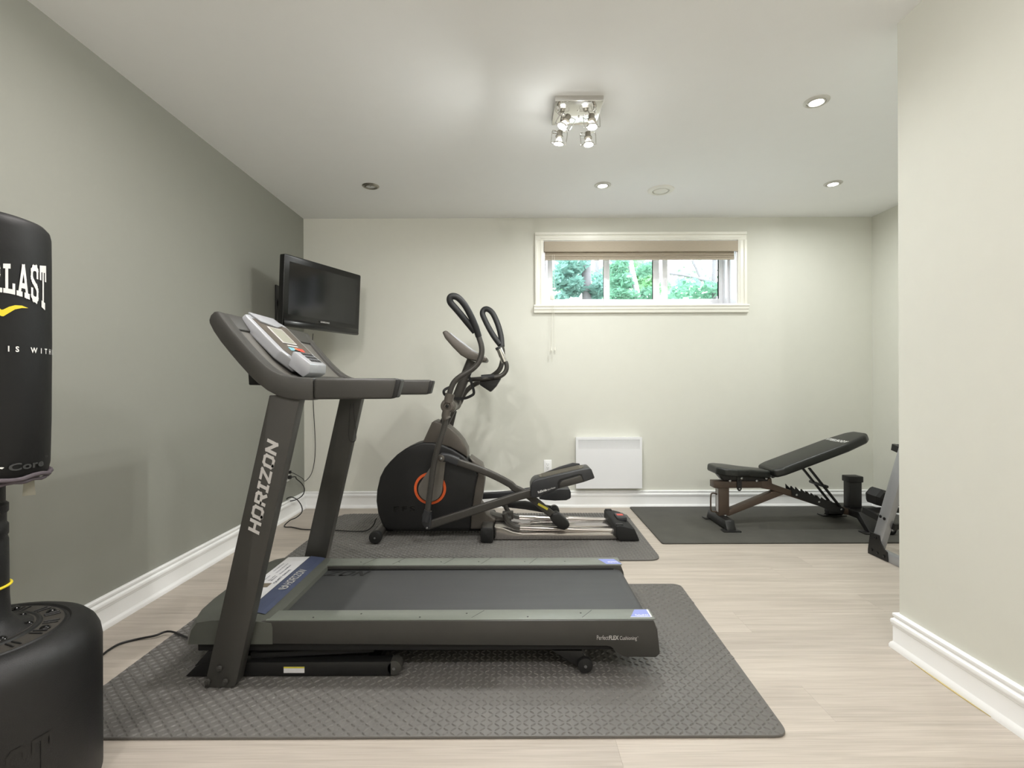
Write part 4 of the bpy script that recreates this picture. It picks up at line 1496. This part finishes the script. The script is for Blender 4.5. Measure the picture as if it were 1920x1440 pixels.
h1 = handle([(975, 1230), (985, 1160), (1025, 1065), (1100, 995), (1230, 915), (1305, 835), (1338, 740), (1336, 650), (1305, 545)],
            [(1305, 545), (1265, 420), (1205, 290), (1140, 180), (1070, 108), (1010, 92), (982, 115), (990, 165), (1050, 235), (1130, 330), (1195, 410), (1262, 490)], 3.42, -.09)
sk_ = catmull([W(*X5(985, 1190), 3.42), W(*X5(972, 1240), 3.42), W(*X5(962, 1290), 3.42)], 4)
obj('handle_socket', MB().tube(sk_, .032, 16), 'ell_silver', h1, 60)
sk_ = catmull([W(*X5(950, 1370), 3.42), W(*X5(935, 1440), 3.42), W(838, 786, 3.42)], 4)
obj('handle_socket', MB().tube(sk_, .030, 16), 'ell_silver', h1, 60)
h2 = handle([(1090, 1300), (1150, 1180), (1250, 1090), (1420, 1010), (1530, 930), (1570, 830), (1575, 730), (1562, 650)],
            [(1566, 660), (1555, 540), (1520, 410), (1465, 290), (1410, 240), (1365, 245), (1348, 290), (1375, 360), (1420, 450), (1480, 550), (1548, 640)], 3.92, .07)
fl = catmull([W(852, 770, 3.92), W(838, 830, 3.92), W(826, 900, 3.92), W(820, 950, 3.92)], 5)
obj('handle_link', MB().tube(fl, .0205, 12), 'ell_grey', el, 60)
# mast, fixed handlebars, console
mp_ = catmull([W(826, 806, EC), W(840, 780, EC), W(858, 742, EC), W(872, 706, EC), W(884, 676, EC)], 5)
mast = obj('mast', MB().tube(mp_, .036, 18), 'ell_grey', el, 60)
for Y, w_ in ((3.60, -1), (3.76, 1)):
    fh = catmull([W(868, 713, EC), W(*X5(1220, 1030), EC), W(*X5(1330, 1022), Y), W(*X5(1470, 1005), Y), W(*X5(1560, 985), Y), W(*X5(1612, 930), Y), W(*X5(1618, 860), Y), W(*X5(1585, 800), Y), W(*X5(1535, 690), Y)], 6)
    f_ = obj('fixed_handlebar', MB().tube(fh, .017, 12), 'ell_grey', el, 60)
    obj('pulse_sensor', MB().tube([W(*X5(1596, 832), Y), W(*X5(1535, 680), Y)], .0225, 14), 'chrome', f_, 60)
    obj('sensor_end', MB().tube([W(*X5(1535, 690), Y), W(*X5(1524, 664), Y)], .0235, 14), 'grip', f_, 60)
    obj('foam_sleeve', MB().tube([W(*X5(1335, 1010), Y), W(*X5(1480, 998), Y)], .0215, 14), 'grip', f_, 60)
cs = PL([(905, 505), (930, 487), (955, 487), (1090, 600), (1240, 712), (1330, 752), (1400, 785), (1405, 815), (1385, 832), (1290, 825), (1180, 800), (1110, 760), (1020, 670), (935, 570)], X5, 3.60)
ec_ = obj('console', MB().prism(cs, 'y', 3.55, 3.80, .012, 3, ang=35), 'ell_silver', el, 40)
cs2 = PL([(985, 498), (1108, 590), (1248, 700), (1300, 728), (1260, 760), (1130, 700), (1000, 575)], X5, 3.60)
obj('console_face', MB().prism(cs2, 'y', 3.585, 3.765, .004, 2), 'silver_plastic', ec_, 40)
cs3 = PL([(1095, 605), (1130, 615), (1240, 705), (1225, 712), (1100, 625)], X5, 3.60)
obj('book_rest', MB().prism(cs3, 'y', 3.60, 3.75, .003, 2), 'ell_silver', ec_, 40)
bh = PL([(1320, 1040), (1560, 1010), (1500, 1110), (1440, 1172), (1315, 1090)], X5, 3.62)
obj('accessory_tray', MB().prism(bh, 'y', 3.61, 3.75, .008, 2), 'ell_black', el)
# base: front stabiliser with wheels, middle foot, rails, rear block
wx, wz = XZ(704.5, 1008, 3.42)
fs_ = obj('front_stabiliser', MB().cyl((wx, 3.43, TH + .048), (wx, 3.91, TH + .048), .030, 20, .004), 'ell_grey', el)
for y0 in (3.395, 3.895):
    w_ = obj('transport_wheel', MB().cyl((wx, y0, TH + .043), (wx, y0 + .05, TH + .043), .043, 24, .008), 'rubber', fs_)
    obj('wheel_bolt', MB().cyl((wx, y0 - .004, TH + .043), (wx, y0 + .002, TH + .043), .007, 10), 'bolt', w_)
obj('main_frame', MB().box(wx + .02, -.16, 3.63, 3.71, TH + .018, TH + .075, .006).box(W(735, 1000, EN).x, W(880, 1000, EN).x, 3.59, 3.75, TH + .03, TH + .065, .006), 'black', el)
fx0, fx1 = W(902, 1000, 3.42).x, W(924, 1000, 3.42).x
mfo = obj('middle_stabiliser', MB().box(fx0, fx1, 3.43, 3.91, TH + .028, TH + .105, .014, 3), 'ell_grey', el)
for y0 in (3.415, 3.885):
    obj('rubber_foot', MB().prism(round_poly([(fx0 - .004, TH + .0), (fx1 + .004, TH + .0), (fx1 + .004, TH + .10), (fx0 - .004, TH + .10)], .018, 4), 'y', y0, y0 + .05, .006), 'rubber', mfo)
rx0, rx1 = W(927, 1000, 3.50).x, W(1160, 1000, 3.45).x
rb = [(rx0, TH + .004), (rx1, TH + .004), (rx1, TH + .044), (rx0 + .2, TH + .044), (rx0 + .13, TH + .058), (rx0 + .06, TH + .088), (rx0, TH + .094)]
obj('rail_base', MB().prism(rb, 'y', 3.475, 3.865, .006, 2, ang=40), 'rail_steel', el)
obj('rail_tray', MB().box(rx0 + .26, rx1 - .02, 3.60, 3.74, TH + .044, TH + .062, .006), 'rail_steel', el)
for Y in (3.53, 3.81):
    p0 = W(*X7(350, 655), 3.53); p0.y = Y
    pts = [(350, 655), (365, 700), (400, 755), (455, 785), (520, 797)]
    rp_ = catmull([Vector((W(*X7(a, b), 3.53).x, Y, W(*X7(a, b), 3.53).z)) for a, b in pts], 5)
    rt = obj('rail_bend', MB().tube(rp_, .0185, 12), 'ell_grey', el, 60)
    e0 = W(*X7(505, 796), 3.53); e1 = W(*X7(1490, 832), 3.53)
    obj('roller_rail', MB().tube([Vector((e0.x, Y, e0.z)), Vector((e1.x, Y, e1.z))], .020, 16), 'rail_steel', rt, 60)
bk = PL([(330, 645), (440, 640), (440, 715), (360, 725), (335, 700)], X7, 3.69)
obj('rail_bracket', MB().prism(bk, 'y', 3.69, 3.74, .004, 2), 'ell_grey', el)
lk = PL([(125, 640), (330, 690), (420, 700), (420, 730), (240, 730), (100, 700)], X7, 3.62)
obj('rail_link', MB().prism(lk, 'y', 3.62, 3.72, .004, 2), 'ell_grey', el)
eb = PL([(1465, 800), (1500, 790), (1650, 825), (1702, 945), (1500, 950), (1465, 900)], X7, 3.45)
zmin = min(p[1] for p in eb)
eb = [(x_, z_ - zmin + TH) for x_, z_ in eb]
ebk = obj('rear_block', MB().prism(eb, 'y', 3.44, 3.90, .008, 3), 'rubber', el)
bx_ = (eb[1][0] + .0, eb[1][1])
obj('rear_handle', MB().box(eb[1][0] + .02, eb[1][0] + .09, 3.60, 3.74, eb[1][1] - .02, eb[1][1] + .012, .008), 'ell_dark', ebk)
obj('rear_sticker', MB().box(eb[1][0] + .03, eb[1][0] + .075, 3.655, 3.70, eb[1][1] + .0121, eb[1][1] + .0128), 'btn_red', ebk)
for y0 in (3.455, 3.86):
    obj('rail_clamp', MB().box(eb[1][0] - .02, eb[1][0] + .03, y0, y0 + .03, eb[1][1] - .03, eb[1][1] + .004, .004), 'black', ebk)


# pedals
def pedal(pts, fn, Y, y0, y1, name='pedal'):
    pp = PL(pts, fn, Y)
    return obj(name, MB().prism(pp, 'y', y0, y1, .010, 3, ang=30), 'ell_dark', el, 40), pp


pd, pp = pedal([(612, 470), (612, 380), (630, 335), (660, 312), (880, 262), (1120, 208), (1200, 196), (1222, 215), (1254, 300), (1140, 340), (890, 405), (690, 490), (625, 500)], X7, 3.40, 3.385, 3.555)
tA, tB = W(*X7(700, 305), 3.40), W(*X7(1150, 203), 3.40)
dT = (tB - tA); uT = dT.normalized(); nT = Vector((-uT.z, 0, uT.x))
Mt = Matrix((uT, Vector((0, 1, 0)), nT)).transposed().to_4x4(); Mt.translation = (tA.x, 0, tA.z)
foot = round_poly([(0.0, 3.41), (dT.length, 3.41), (dT.length, 3.535), (0.0, 3.535)], .05, 5)
obj('foot_tread', MB().prism([(p[0], p[1]) for p in foot], 'z', .000, .005, 0, 1, Mt), 'tread_dust', pd)
mbr = MB()
for j in range(8):
    mbr.box(.02, dT.length - .03, 3.42 + j * .014, 3.427 + j * .014, .004, .0075, 0, 1, Mt)
o_ = obj('tread_ribs', mbr, 'tread_dust', pd)
o_['kind'] = 'stuff'
rim = [(-.005, 3.535), (-.005, 3.552), (dT.length - .02, 3.552), (dT.length - .02, 3.54)]
obj('pedal_rim', MB().prism([(.02, 0), (dT.length * .5, .022), (dT.length * .82, .028), (dT.length - .01, .012), (dT.length - .01, -.02), (.02, -.02)], 'y', 3.540, 3.555, .004, 2, Mt), 'ell_dark', pd)
ins = PL([(905, 350), (930, 325), (1100, 275), (1122, 285), (1140, 335), (905, 402)], X7, 3.385)
obj('side_insert', MB().prism(ins, 'y', 3.380, 3.392, .004, 2), 'ell_grey', pd)
gp = PL([(880, 350), (900, 312), (1090, 258), (1125, 262), (1148, 330), (1138, 335), (1115, 278), (1095, 270), (920, 322), (900, 350), (905, 402), (890, 405)], X7, 3.385)
obj('insert_gap', MB().prism(gp, 'y', 3.3835, 3.3848), 'black', pd)
mb = MB()
a_ = W(*X7(690, 455), 3.384); b_ = W(*X7(862, 400), 3.384)
du_ = (b_ - a_); ln_ = du_.length; du_.normalize(); dv_ = Vector((-du_.z, 0, du_.x))
put_text(mb, 'FullStride', a_, du_, dv_, ln_ * .50, .016, .02)
put_text(mb, 'Select Motion', a_ + du_ * (ln_ * .54), du_, dv_, ln_ * .46, .010, .0)
flat('pedal_print', mb, 'white_ink', pd)
pd2, _ = pedal([(690, 490), (760, 400), (900, 385), (990, 385), (1005, 425), (1005, 480), (960, 502), (850, 506), (760, 500)], X7, 3.85, 3.77, 3.93)
obj('far_arm', MB().sweep(arm_path([(120, 480), (440, 455), (620, 425), (740, 445)], X7, 3.86), RECT(.05, .034), (0, 1, 0)), 'ell_dark', el, 40)
fa = PL([(300, 540), (560, 530), (760, 570), (890, 590), (895, 625), (760, 645), (560, 610), (330, 585)], X7, 3.86)
obj('far_swing_arm', MB().prism(fa, 'y', 3.84, 3.88, .006, 2), 'ell_black', el)
fr_ = W(*X7(850, 612), 3.83)
obj('far_roller', MB().cyl((fr_.x, 3.80, fr_.z - .01), (fr_.x, 3.87, fr_.z - .01), .038, 20, .006), 'black', el)

# strap hanging round the mast
stp = [X5(975, 1118), X5(930, 1140), X5(912, 1165), X5(925, 1200), X5(985, 1232), X5(1060, 1245), X5(1150, 1240), X5(1215, 1215), X5(1250, 1185), X5(1240, 1120), X5(1215, 1040), X5(1200, 1005)]
Ys = [3.60, 3.58, 3.57, 3.57, 3.58, 3.60, 3.60, 3.60, 3.60, 3.61, 3.62, 3.63]
sec = [(-.010, -.0012), (.010, -.0012), (.010, .0012), (-.010, .0012)]
so = obj('chest_strap', MB().sweep(catmull([W(a, b, Y) for (a, b), Y in zip(stp, Ys)], 5), sec, (0.3, 1, 0)), 'black_matt')
tag(so, 'black fabric strap looped around the elliptical mast', 'strap')

# ================================================================ WEIGHT BENCH
BZ = .010
be = thing('weight_bench', (2.1, 3.86, BZ), 'adjustable weight bench with black vinyl pads and bronze frame', 'weight bench')


def X8(a, b):
    return (1300 + a / 4.8, 790 + b / 4.8)


BY0, BY1 = 3.83, 3.90
Bm = 3.83
ff = obj('front_foot', MB().prism([(3.665, BZ + .008), (4.055, BZ + .008), (4.02, .085), (3.70, .085)], 'x', 1.585, 1.655, .006, 2), 'bench_black', be)
for y0 in (3.645, 4.00):
    obj('foot_plate', MB().box(1.555, 1.685, y0, y0 + .07, BZ, BZ + .009, .003), 'bench_black', ff)
pz = [W(1357, 967, Bm).z, W(1357, 902, Bm).z, W(1357, 915, Bm).z]
fpost = obj('front_post', MB().box(1.594, 1.676, BY0, BY1, .083, pz[2] + .005, .006), 'bench_brown', be)
obj('post_bolt', MB().cyl((1.635, BY0 - .02, .088), (1.635, BY0 - .02, .098), .010, 8, .002), 'bolt', fpost)
hdl = [(1.594, 3.865, .245), (1.565, 3.865, .252), (1.548, 3.865, .24), (1.545, 3.865, .17), (1.55, 3.865, .115), (1.58, 3.865, .108), (1.594, 3.865, .108)]
obj('carry_handle', MB().tube(catmull(hdl, 4), .006, 8), 'bench_brown', fpost, 60)
flat('holes_sticker', MB().add([(1.5935, BY0 + .01, .11), (1.5935, BY0 + .05, .11), (1.5935, BY0 + .05, .29), (1.5935, BY0 + .01, .29)], [(0, 1, 2, 3)]), 'logo_silver', fpost)
sb = MB().box(W(1338, 905, Bm).x, W(1428, 905, Bm).x, BY0 - .008, BY1 + .008, pz[2], pz[1], .006)
obj('seat_beam', sb, 'bench_brown', be)
mbp = [XZ(*X8(610, 530), Bm), XZ(*X8(705, 510), Bm), XZ(*X8(712, 562), Bm), XZ(*X8(890, 625), Bm), XZ(*X8(1440, 800), Bm), XZ(*X8(1440, 850), Bm), XZ(*X8(1360, 840), Bm), XZ(*X8(820, 660), Bm), XZ(*X8(705, 620), Bm), XZ(*X8(610, 602), Bm)]
obj('main_beam', MB().prism(mbp, 'y', BY0, BY1, .006, 2), 'bench_brown', be)
lbp = [XZ(*X8(320, 800), Bm), XZ(*X8(730, 630), Bm), XZ(*X8(830, 655), Bm), XZ(*X8(322, 855), Bm)]
obj('lower_brace', MB().prism(lbp, 'y', BY0 + .004, BY1 - .004, .005, 2), 'bench_brown', be)
tp = [(880, 580), (922, 622), (930, 600), (968, 640), (972, 608), (1018, 655), (1022, 630), (1062, 672), (1064, 646), (1108, 690), (1112, 665), (1148, 706), (1152, 682), (1195, 715), (1300, 740), (1365, 790), (1345, 835), (1200, 790), (1000, 710), (888, 668)]
lad = [XZ(*X8(a, b), BY0 - .006) for a, b in tp]
for y0 in (BY0 - .008, BY1 + .001):
    ld = obj('ladder_plate', MB().prism(lad, 'y', y0, y0 + .007), 'bench_black', be)
    for a, b in ((928, 662), (1130, 725), (1330, 793)):
        c = W(*X8(a, b), BY0 - .008)
        obj('plate_bolt', MB().cyl((c.x, y0 - .006 if y0 < 3.86 else y0 + .006, c.z), (c.x, y0 + .004, c.z), .009, 10, .002), 'bolt', ld)
sA, sB = XZ(*X8(1040, 420), BY0 - .02), XZ(*X8(1320, 770), BY0 - .02)
for yv in (BY0 - .022, BY1 + .02):
    obj('back_strut', MB().beam((sA[0], yv, sA[1]), (sB[0], yv, sB[1]), .014, .026, up=(0, 1, 0), bev=.003), 'bench_black', be)
hm = Vector(((sA[0] * .55 + sB[0] * .45), 3.865, (sA[1] * .55 + sB[1] * .45)))
obj('strut_handle', MB().cyl((hm.x, 3.755, hm.z), (hm.x, 3.975, hm.z), .012, 12, .004), 'bench_black', be)
# seat pad
seat = round_poly([(1.548, 3.77), (1.60, 3.712), (1.69, 3.706), (1.80, 3.765), (1.985, 3.79), (1.985, 3.93), (1.80, 3.955), (1.69, 4.014), (1.60, 4.008), (1.548, 3.95)], [.04, .05, .05, .06, .03, .03, .06, .05, .05, .04], 4)
mb = MB().prism(seat, 'z', 0, .058, .016, 4)
Ms = Matrix.Translation((1.548, 0, .415)) @ Matrix.Rotation(R(5.0), 4, 'Y') @ Matrix.Translation((-1.548, 0, 0))
mb.v = [Ms @ v_ for v_ in mb.v]
sp_ = obj('seat_pad', mb, 'vinyl_black', be, 50)
sc = MB().prism([(1.59, .405), (1.97, .375), (1.97, .352), (1.63, .358)], 'y', 3.82, 3.91, .004)
obj('seat_bracket', sc, 'bench_black', be)
tb = W(*X8(412, 545), BY0 - .01)
tab = MB().prism(round_poly([(tb.x - .018, tb.z + .05), (tb.x + .018, tb.z + .05), (tb.x + .018, tb.z - .055), (tb.x + .006, tb.z - .07), (tb.x - .006, tb.z - .07), (tb.x - .018, tb.z - .055)], .004, 2), 'y', BY0 - .016, BY0 - .009, 0)
tbo = obj('adjust_tab', tab, 'bench_black', be)
for dz in (.012, -.008, -.028):
    obj('tab_hole', MB().cyl((tb.x, BY0 - .0166, tb.z + dz), (tb.x, BY0 - .0155, tb.z + dz), .005, 8), 'black_gloss', tbo)
obj('tab_pin', MB().cyl((tb.x, BY0 - .0185, tb.z - .052), (tb.x, BY0 - .0155, tb.z - .052), .007, 8), 'bolt', tbo)
for a, b in ((432, 512), (655, 513), (690, 490), (328, 535), (568, 535)):
    c = W(*X8(a, b), BY0 - .012)
    obj('seat_bolt', MB().cyl((c.x, BY0 - .02, c.z), (c.x, BY0 + .002, c.z), .010, 10, .003), 'bolt', be)
# back pad
th_ = R(20.3)
PLn = .80
bp_ = round_poly([(0, -.125), (.07, -.15), (PLn - .22, -.15), (PLn - .05, -.115), (PLn, -.07), (PLn, .07), (PLn - .05, .115), (PLn - .22, .15), (.07, .15), (0, .125)], [.04, .05, .12, .05, .04, .04, .05, .12, .05, .04], 5)
mb = MB().prism(bp_, 'z', 0, .066, .020, 4)
Mb = Matrix.Translation((1.988, 3.865, .388)) @ Matrix.Rotation(-th_, 4, 'Y')
mb.v = [Mb @ v_ for v_ in mb.v]
bpo = obj('back_pad', mb, 'vinyl_black', be, 50)
mb = MB()
put_text(mb, 'STEELBODY', (0, 0, 0), (1, 0, 0), (0, 1, 0), .235, .034, .03, 1.1, fn=lambda p, q: Mb @ Vector((PLn - .215 + q, .118 - p, .0668)))
flat('logo', mb, 'white_ink', bpo)
obj('pad_rail', MB().beam(Mb @ Vector((.02, 0, -.014)), Mb @ Vector((.55, 0, -.014)), .05, .026, bev=.004), 'bench_black', be)
# rear frame
rfm = obj('rear_foot', MB().prism([(3.60, BZ + .008), (3.66, BZ + .008), (3.74, .085), (4.00, .085), (4.08, BZ + .008), (4.14, BZ + .008), (4.02, .138), (3.72, .138)], 'x', 2.595, 2.715, .006, 2), 'bench_black', be)
for y0 in (3.58, 4.075):
    obj('foot_plate', MB().box(2.55, 2.75, y0, y0 + .08, BZ, BZ + .009, .003), 'bench_black', rfm)
obj('rear_beam', MB().beam((2.45, 3.865, .120), (2.64, 3.865, .118), .066, .05, bev=.004), 'bench_black', be)
c = W(*X8(1422, 828), BY0 - .01)
obj('frame_bolt', MB().cyl((c.x, 3.81, c.z), (c.x, 3.835, c.z), .013, 12, .003), 'bolt', be)
pst = obj('leg_post', MB().box(2.605, 2.700, 3.83, 3.905, .136, .345, .005), 'bench_black', be)
obj('post_cap', MB().box(2.597, 2.708, 3.822, 3.913, .338, .385, .006), 'black', pst)
wq = obj('transport_wheel', MB().cyl((2.735, 3.57, BZ + .034), (2.735, 3.61, BZ + .034), .034, 20, .006), 'rubber', be)
obj('wheel_bolt', MB().cyl((2.735, 3.563, BZ + .034), (2.735, 3.572, BZ + .034), .012, 12, .003), 'bolt', wq)
obj('wheel_bracket', MB().beam((2.70, 3.62, .05), (2.735, 3.61, .044), .02, .03), 'bench_black', be)

# ================================================================ DUMBBELL RACK
RX = 2.315
rk = thing('dumbbell_rack', (2.72, 3.0, 0), 'silver steel dumbbell rack half hidden behind the partition', 'rack')


def rack_end(x0):
    lg = obj('leg', MB().beam((x0 + .02, 3.185, .02), (x0 + .02, 2.86, .92), .04, .078, up=(0, 1, 0), bev=.004), 'rack_grey', rk)
    obj('base_rail', MB().box(x0, x0 + .04, 2.50, 3.222, 0, .058, .004), 'rack_grey', rk)
    g = [(3.226, .0), (3.226, .03), (3.205, .145), (3.125, .145), (3.118, .11), (3.09, .075), (3.06, .062), (3.055, .004)]
    gp_ = obj('gusset', MB().prism(g, 'x', x0 - .005, x0 + .001, .001, 1), 'black', rk)
    for yv, zv in ((3.155, .122), (3.19, .035), (3.14, .030), (3.085, .028)):
        obj('gusset_bolt', MB().cyl((x0 - .010, yv, zv), (x0 - .004, yv, zv), .009, 10, .003), 'black_gloss', gp_)
    for yv, zv in ((3.118, .268), (3.085, .262), (2.945, .735)):
        obj('leg_bolt', MB().cyl((x0 - .006, yv, zv), (x0 + .001, yv, zv), .010, 10, .003), 'black_gloss', lg)
    return lg


rack_end(RX)
rack_end(3.12)
for zc, yn, yf in ((.245, 3.06, 3.30), (.70, 2.90, 3.04)):
    obj('shelf_rail', MB().box(RX + .04, 3.12, yn, yn + .03, zc - .045, zc - .010, .003), 'black', rk)
    obj('shelf_rail', MB().box(RX + .055, 3.12, yf, yf + .03, zc - .005, zc + .028, .003), 'black', rk)
    obj('shelf_bracket', MB().beam((RX + .045, yn - .01, zc - .028), (RX + .045, yf + .034, zc + .010), .02, .04), 'black', rk)

db = thing('dumbbell', (2.49, 3.25, .27), 'black rubber hex dumbbell with chrome handle on the rack', 'dumbbell')
dax = Vector((.30, -.94, -.13)).normalized()
dc_ = W(1645, 931, 3.36) + dax * .115
obj('handle', MB().lathe([(0, -.085), (.013, -.085), (.013, -.05), (.016, -.02), (.0165, 0), (.016, .02), (.013, .05), (.013, .085), (0, .085)], dc_, dax, 16), 'chrome', db)
for sg in (-1, 1):
    s0, s1 = sg * .066, sg * .164
    vs, prof = MB(), [(0, s0), (.048, s0), (.063, s0 + sg * .018), (.063, s1 - sg * .018), (.048, s1), (0, s1)]
    hdm = obj('hex_head', vs.lathe(prof, dc_, dax, 6), 'rubber', db, 20)
    obj('collar', MB().cyl(dc_ + dax * (s0 - sg * .008), dc_ + dax * (s0 + sg * .002), .022, 16), 'chrome', hdm)

# ================================================================ PUNCHING BAG
BR = .155
bc = Vector((-1.401, 1.284, 0))
pb = thing('punching_bag', bc, 'black freestanding punching bag on a round water-filled base', 'punching bag')
toc = Vector((-bc.x, -bc.y, 0)).normalized()
rtv = Vector((-toc.y, toc.x, 0))     # to the right as seen from the camera
if rtv.x < 0:
    rtv = -rtv


def BP(th, z, r=BR):
    """point on the bag; th measured from the side facing the camera, to the right"""
    return bc + (toc * math.cos(th) + rtv * math.sin(th)) * r + Vector((0, 0, z))


zb0, zb1 = .868, 1.545
prof = [(0, zb0 - .012), (.07, zb0 - .012), (.13, zb0 - .008), (.146, zb0 + .004), (.151, zb0 + .03), (.1535, zb0 + .15), (BR, zb0 + .35), (BR, zb1 - .10), (BR - .0005, zb1 - .035), (BR - .004, zb1 - .018), (BR - .014, zb1 - .006), (BR - .03, zb1), (.06, zb1 + .006), (0, zb1 + .007)]
bag = obj('bag', MB().lathe(prof, bc, (0, 0, 1), 64), 'bag_black', pb, 60)
mb = MB()
qd, ww = stroke_word('EVErLAST', .19, .34, 0)
t0, span = R(20), R(81)


def bagfn(p, q):
    f = p / ww - .5
    th = t0 + f * span
    low = 1.338 - .030 * (f * 2) ** 2
    top = 1.410 + .020 * abs(f * 2)
    return BP(th, low + (top - low) * (q + .1) / 1.2, BR + .0012)


put_quads(mb, qd, bagfn)
flat('brand_print', mb, 'white_ink', bag)
mb = MB()
sw = [(-1.0, .030, .024), (-.75, .0325, .020), (-.5, .030, .012), (-.25, .020, -.002), (-.04, .004, -.022), (0.06, -.004, -.026), (.12, -.002, -.026), (.3, .010, -.012), (.5, .018, .003), (.75, .020, .011), (1.0, .014, .0138)]
zc = 1.294
for (a, u0, l0), (b, u1, l1) in zip(sw[:-1], sw[1:]):
    mb.add([BP(t0 - R(2) + a * R(22), zc + l0 * .7 + .004, BR + .001), BP(t0 - R(2) + b * R(22), zc + l1 * .7 + .004, BR + .001), BP(t0 - R(2) + b * R(22), zc + u1 * .7 + .004, BR + .001), BP(t0 - R(2) + a * R(22), zc + u0 * .7 + .004, BR + .001)], [(0, 1, 2, 3)])
flat('swoosh_print', mb, 'yellow_ink', bag)
mb = MB()
ang_w = R(142)
put_text(mb, 'GREATNESS IS WITHIN', (0, 0, 0), (1, 0, 0), (0, 1, 0), 1, 1, .03, 2.3, fn=lambda p, q: BP(t0 - R(4) + (p - .5) * ang_w, 1.193 + q * .0145, BR + .001))
flat('slogan_print', mb, 'white_ink', bag)
mb = MB()
put_text(mb, 'Core', (0, 0, 0), (1, 0, 0), (0, 1, 0), 1, 1, .03, 1.05, fn=lambda p, q: BP(R(24) + p * R(34), .894 + q * .019, .1545))
put_text(mb, 'TM', (0, 0, 0), (1, 0, 0), (0, 1, 0), 1, 1, .0, 1.05, fn=lambda p, q: BP(R(60) + p * R(5), .914 + q * .006, .1548))
flat('core_print', mb, 'core_grey', bag)
mb = MB()
put_text(mb, 'Power', (0, 0, 0), (1, 0, 0), (0, 1, 0), 1, 1, .03, 1.05, fn=lambda p, q: BP(R(-28) + p * R(49), .894 + q * .019, .1545))
flat('power_print', mb, 'white_ink', bag)
hem = obj('drawstring_hem', MB().tube([BP(2 * math.pi * i / 60, zb0 + .004 + .003 * math.sin(i * .9), .150 + .002 * math.sin(i * 2.3)) for i in range(60)], .006, 8, closed=True), 'cord_purple', bag)
obj('drawstring', MB().tube([BP(2 * math.pi * i / 60, zb0 - .006 + .002 * math.sin(i * 1.7), .146 + .002 * math.sin(i * 1.3)) for i in range(60)], .0045, 8, closed=True), 'cord_purple', bag)
tg = BP(R(62), 0, .118)
tz = .858
du = rtv
tgm = MB()
e = rtv * .010
f_ = rtv * .013
tgm.add([tg - e + Vector((0, 0, tz)), tg + e + Vector((0, 0, tz)), tg + f_ + Vector((0, 0, tz - .043)), tg - f_ + Vector((0, 0, tz - .043)),
         tg - e + toc * .001 + Vector((0, 0, tz)), tg + e + toc * .001 + Vector((0, 0, tz)), tg + f_ + toc * .001 + Vector((0, 0, tz - .043)), tg - f_ + toc * .001 + Vector((0, 0, tz - .043))],
        [(0, 1, 2, 3), (7, 6, 5, 4), (0, 4, 5, 1), (1, 5, 6, 2), (2, 6, 7, 3), (3, 7, 4, 0)])
obj('plastic_tag', tgm, 'clear_tag', bag)
# stem
SR = .069
BT = .462           # top of the base
stem = [(0, .87), (SR - .006, .87), (SR - .006, .80), (SR, .795), (SR, .775), (SR - .004, .77), (SR - .004, .745), (SR, .74), (SR, .715), (SR - .003, .71), (SR, .70), (SR + .001, .55), (SR + .004, .50), (SR + .02, .475), (SR + .05, BT + .003), (SR + .05, BT - .02), (0, BT - .02)]
so = obj('stem', MB().lathe(stem, bc, (0, 0, 1), 48), 'base_black', pb, 50)
obj('yellow_band', MB().tube([bc + Vector((math.cos(a) * (SR + .004), math.sin(a) * (SR + .004), .578 + .004 * math.cos(a))) for a in [2 * math.pi * i / 40 for i in range(40)]], .0035, 8, closed=True), 'yellow_ink', so)
# base
RB = .262
bprof = [(0, 0.0), (RB - .02, 0.0), (RB - .004, .008), (RB, .02), (RB, BT - .075), (RB - .004, BT - .05), (RB - .013, BT - .03), (RB - .028, BT - .014), (RB - .048, BT - .005), (RB - .062, BT - .002), (RB - .068, BT - .002),
         (RB - .072, BT - .007), (RB - .078, BT - .007), (RB - .082, BT - .003), (.135, BT - .001), (.132, BT + .004), (.127, BT + .005), (.122, BT + .003), (0, BT + .003)]
ba = obj('base_tank', MB().lathe(bprof, bc, (0, 0, 1), 72), 'base_black', pb, 28)
obj('base_top', MB().lathe([(.134, BT - .0005), (RB - .083, BT - .0024), (RB - .083, BT - .004), (.134, BT - .004)], bc, (0, 0, 1), 64), 'base_dust', ba)
obj('base_collar', MB().lathe([(SR + .03, BT + .0031), (.121, BT + .0036), (.121, BT + .002), (SR + .03, BT + .002)], bc, (0, 0, 1), 64), 'base_dust', ba)
for i in range(16):
    a = 2 * math.pi * (i + .3) / 16
    for da in (-.045, .045):
        d0 = Vector((math.cos(a + da), math.sin(a + da), 0))
        obj('base_rib', MB().beam(bc + d0 * .138 + Vector((0, 0, BT)), bc + d0 * .172 + Vector((0, 0, BT - .0005)), .004, .005, bev=.0015, seg=1), 'base_black', ba)
for i in range(8):
    a = 2 * math.pi * (i + .32) / 8
    for rr_, zz in ((.158, BT - .001), (.108, BT + .003)):
        aa = a + (0 if rr_ > .13 else .28)
        c = bc + Vector((math.cos(aa) * rr_, math.sin(aa) * rr_, zz))
        obj('base_bolt', MB().lathe([(.012, -.001), (.012, .002), (.009, .006), (.004, .0085), (0, .009)], c, (0, 0, 1), 14), 'black_gloss', ba)
# embossed brand on the tank wall
mb = MB()
qd, ww2 = stroke_word('EVErLAST', .12, .30, 0)


def TP(th, z, r):
    return bc + (toc * math.cos(th) + rtv * math.sin(th)) * r + Vector((0, 0, z))


put_quads(mb, qd, lambda p, q: TP(R(-12) + (p / ww2 - .5) * R(84), .16 + q * .09 + .0, RB + .0012))
flat('embossed_brand', mb, 'black', ba)
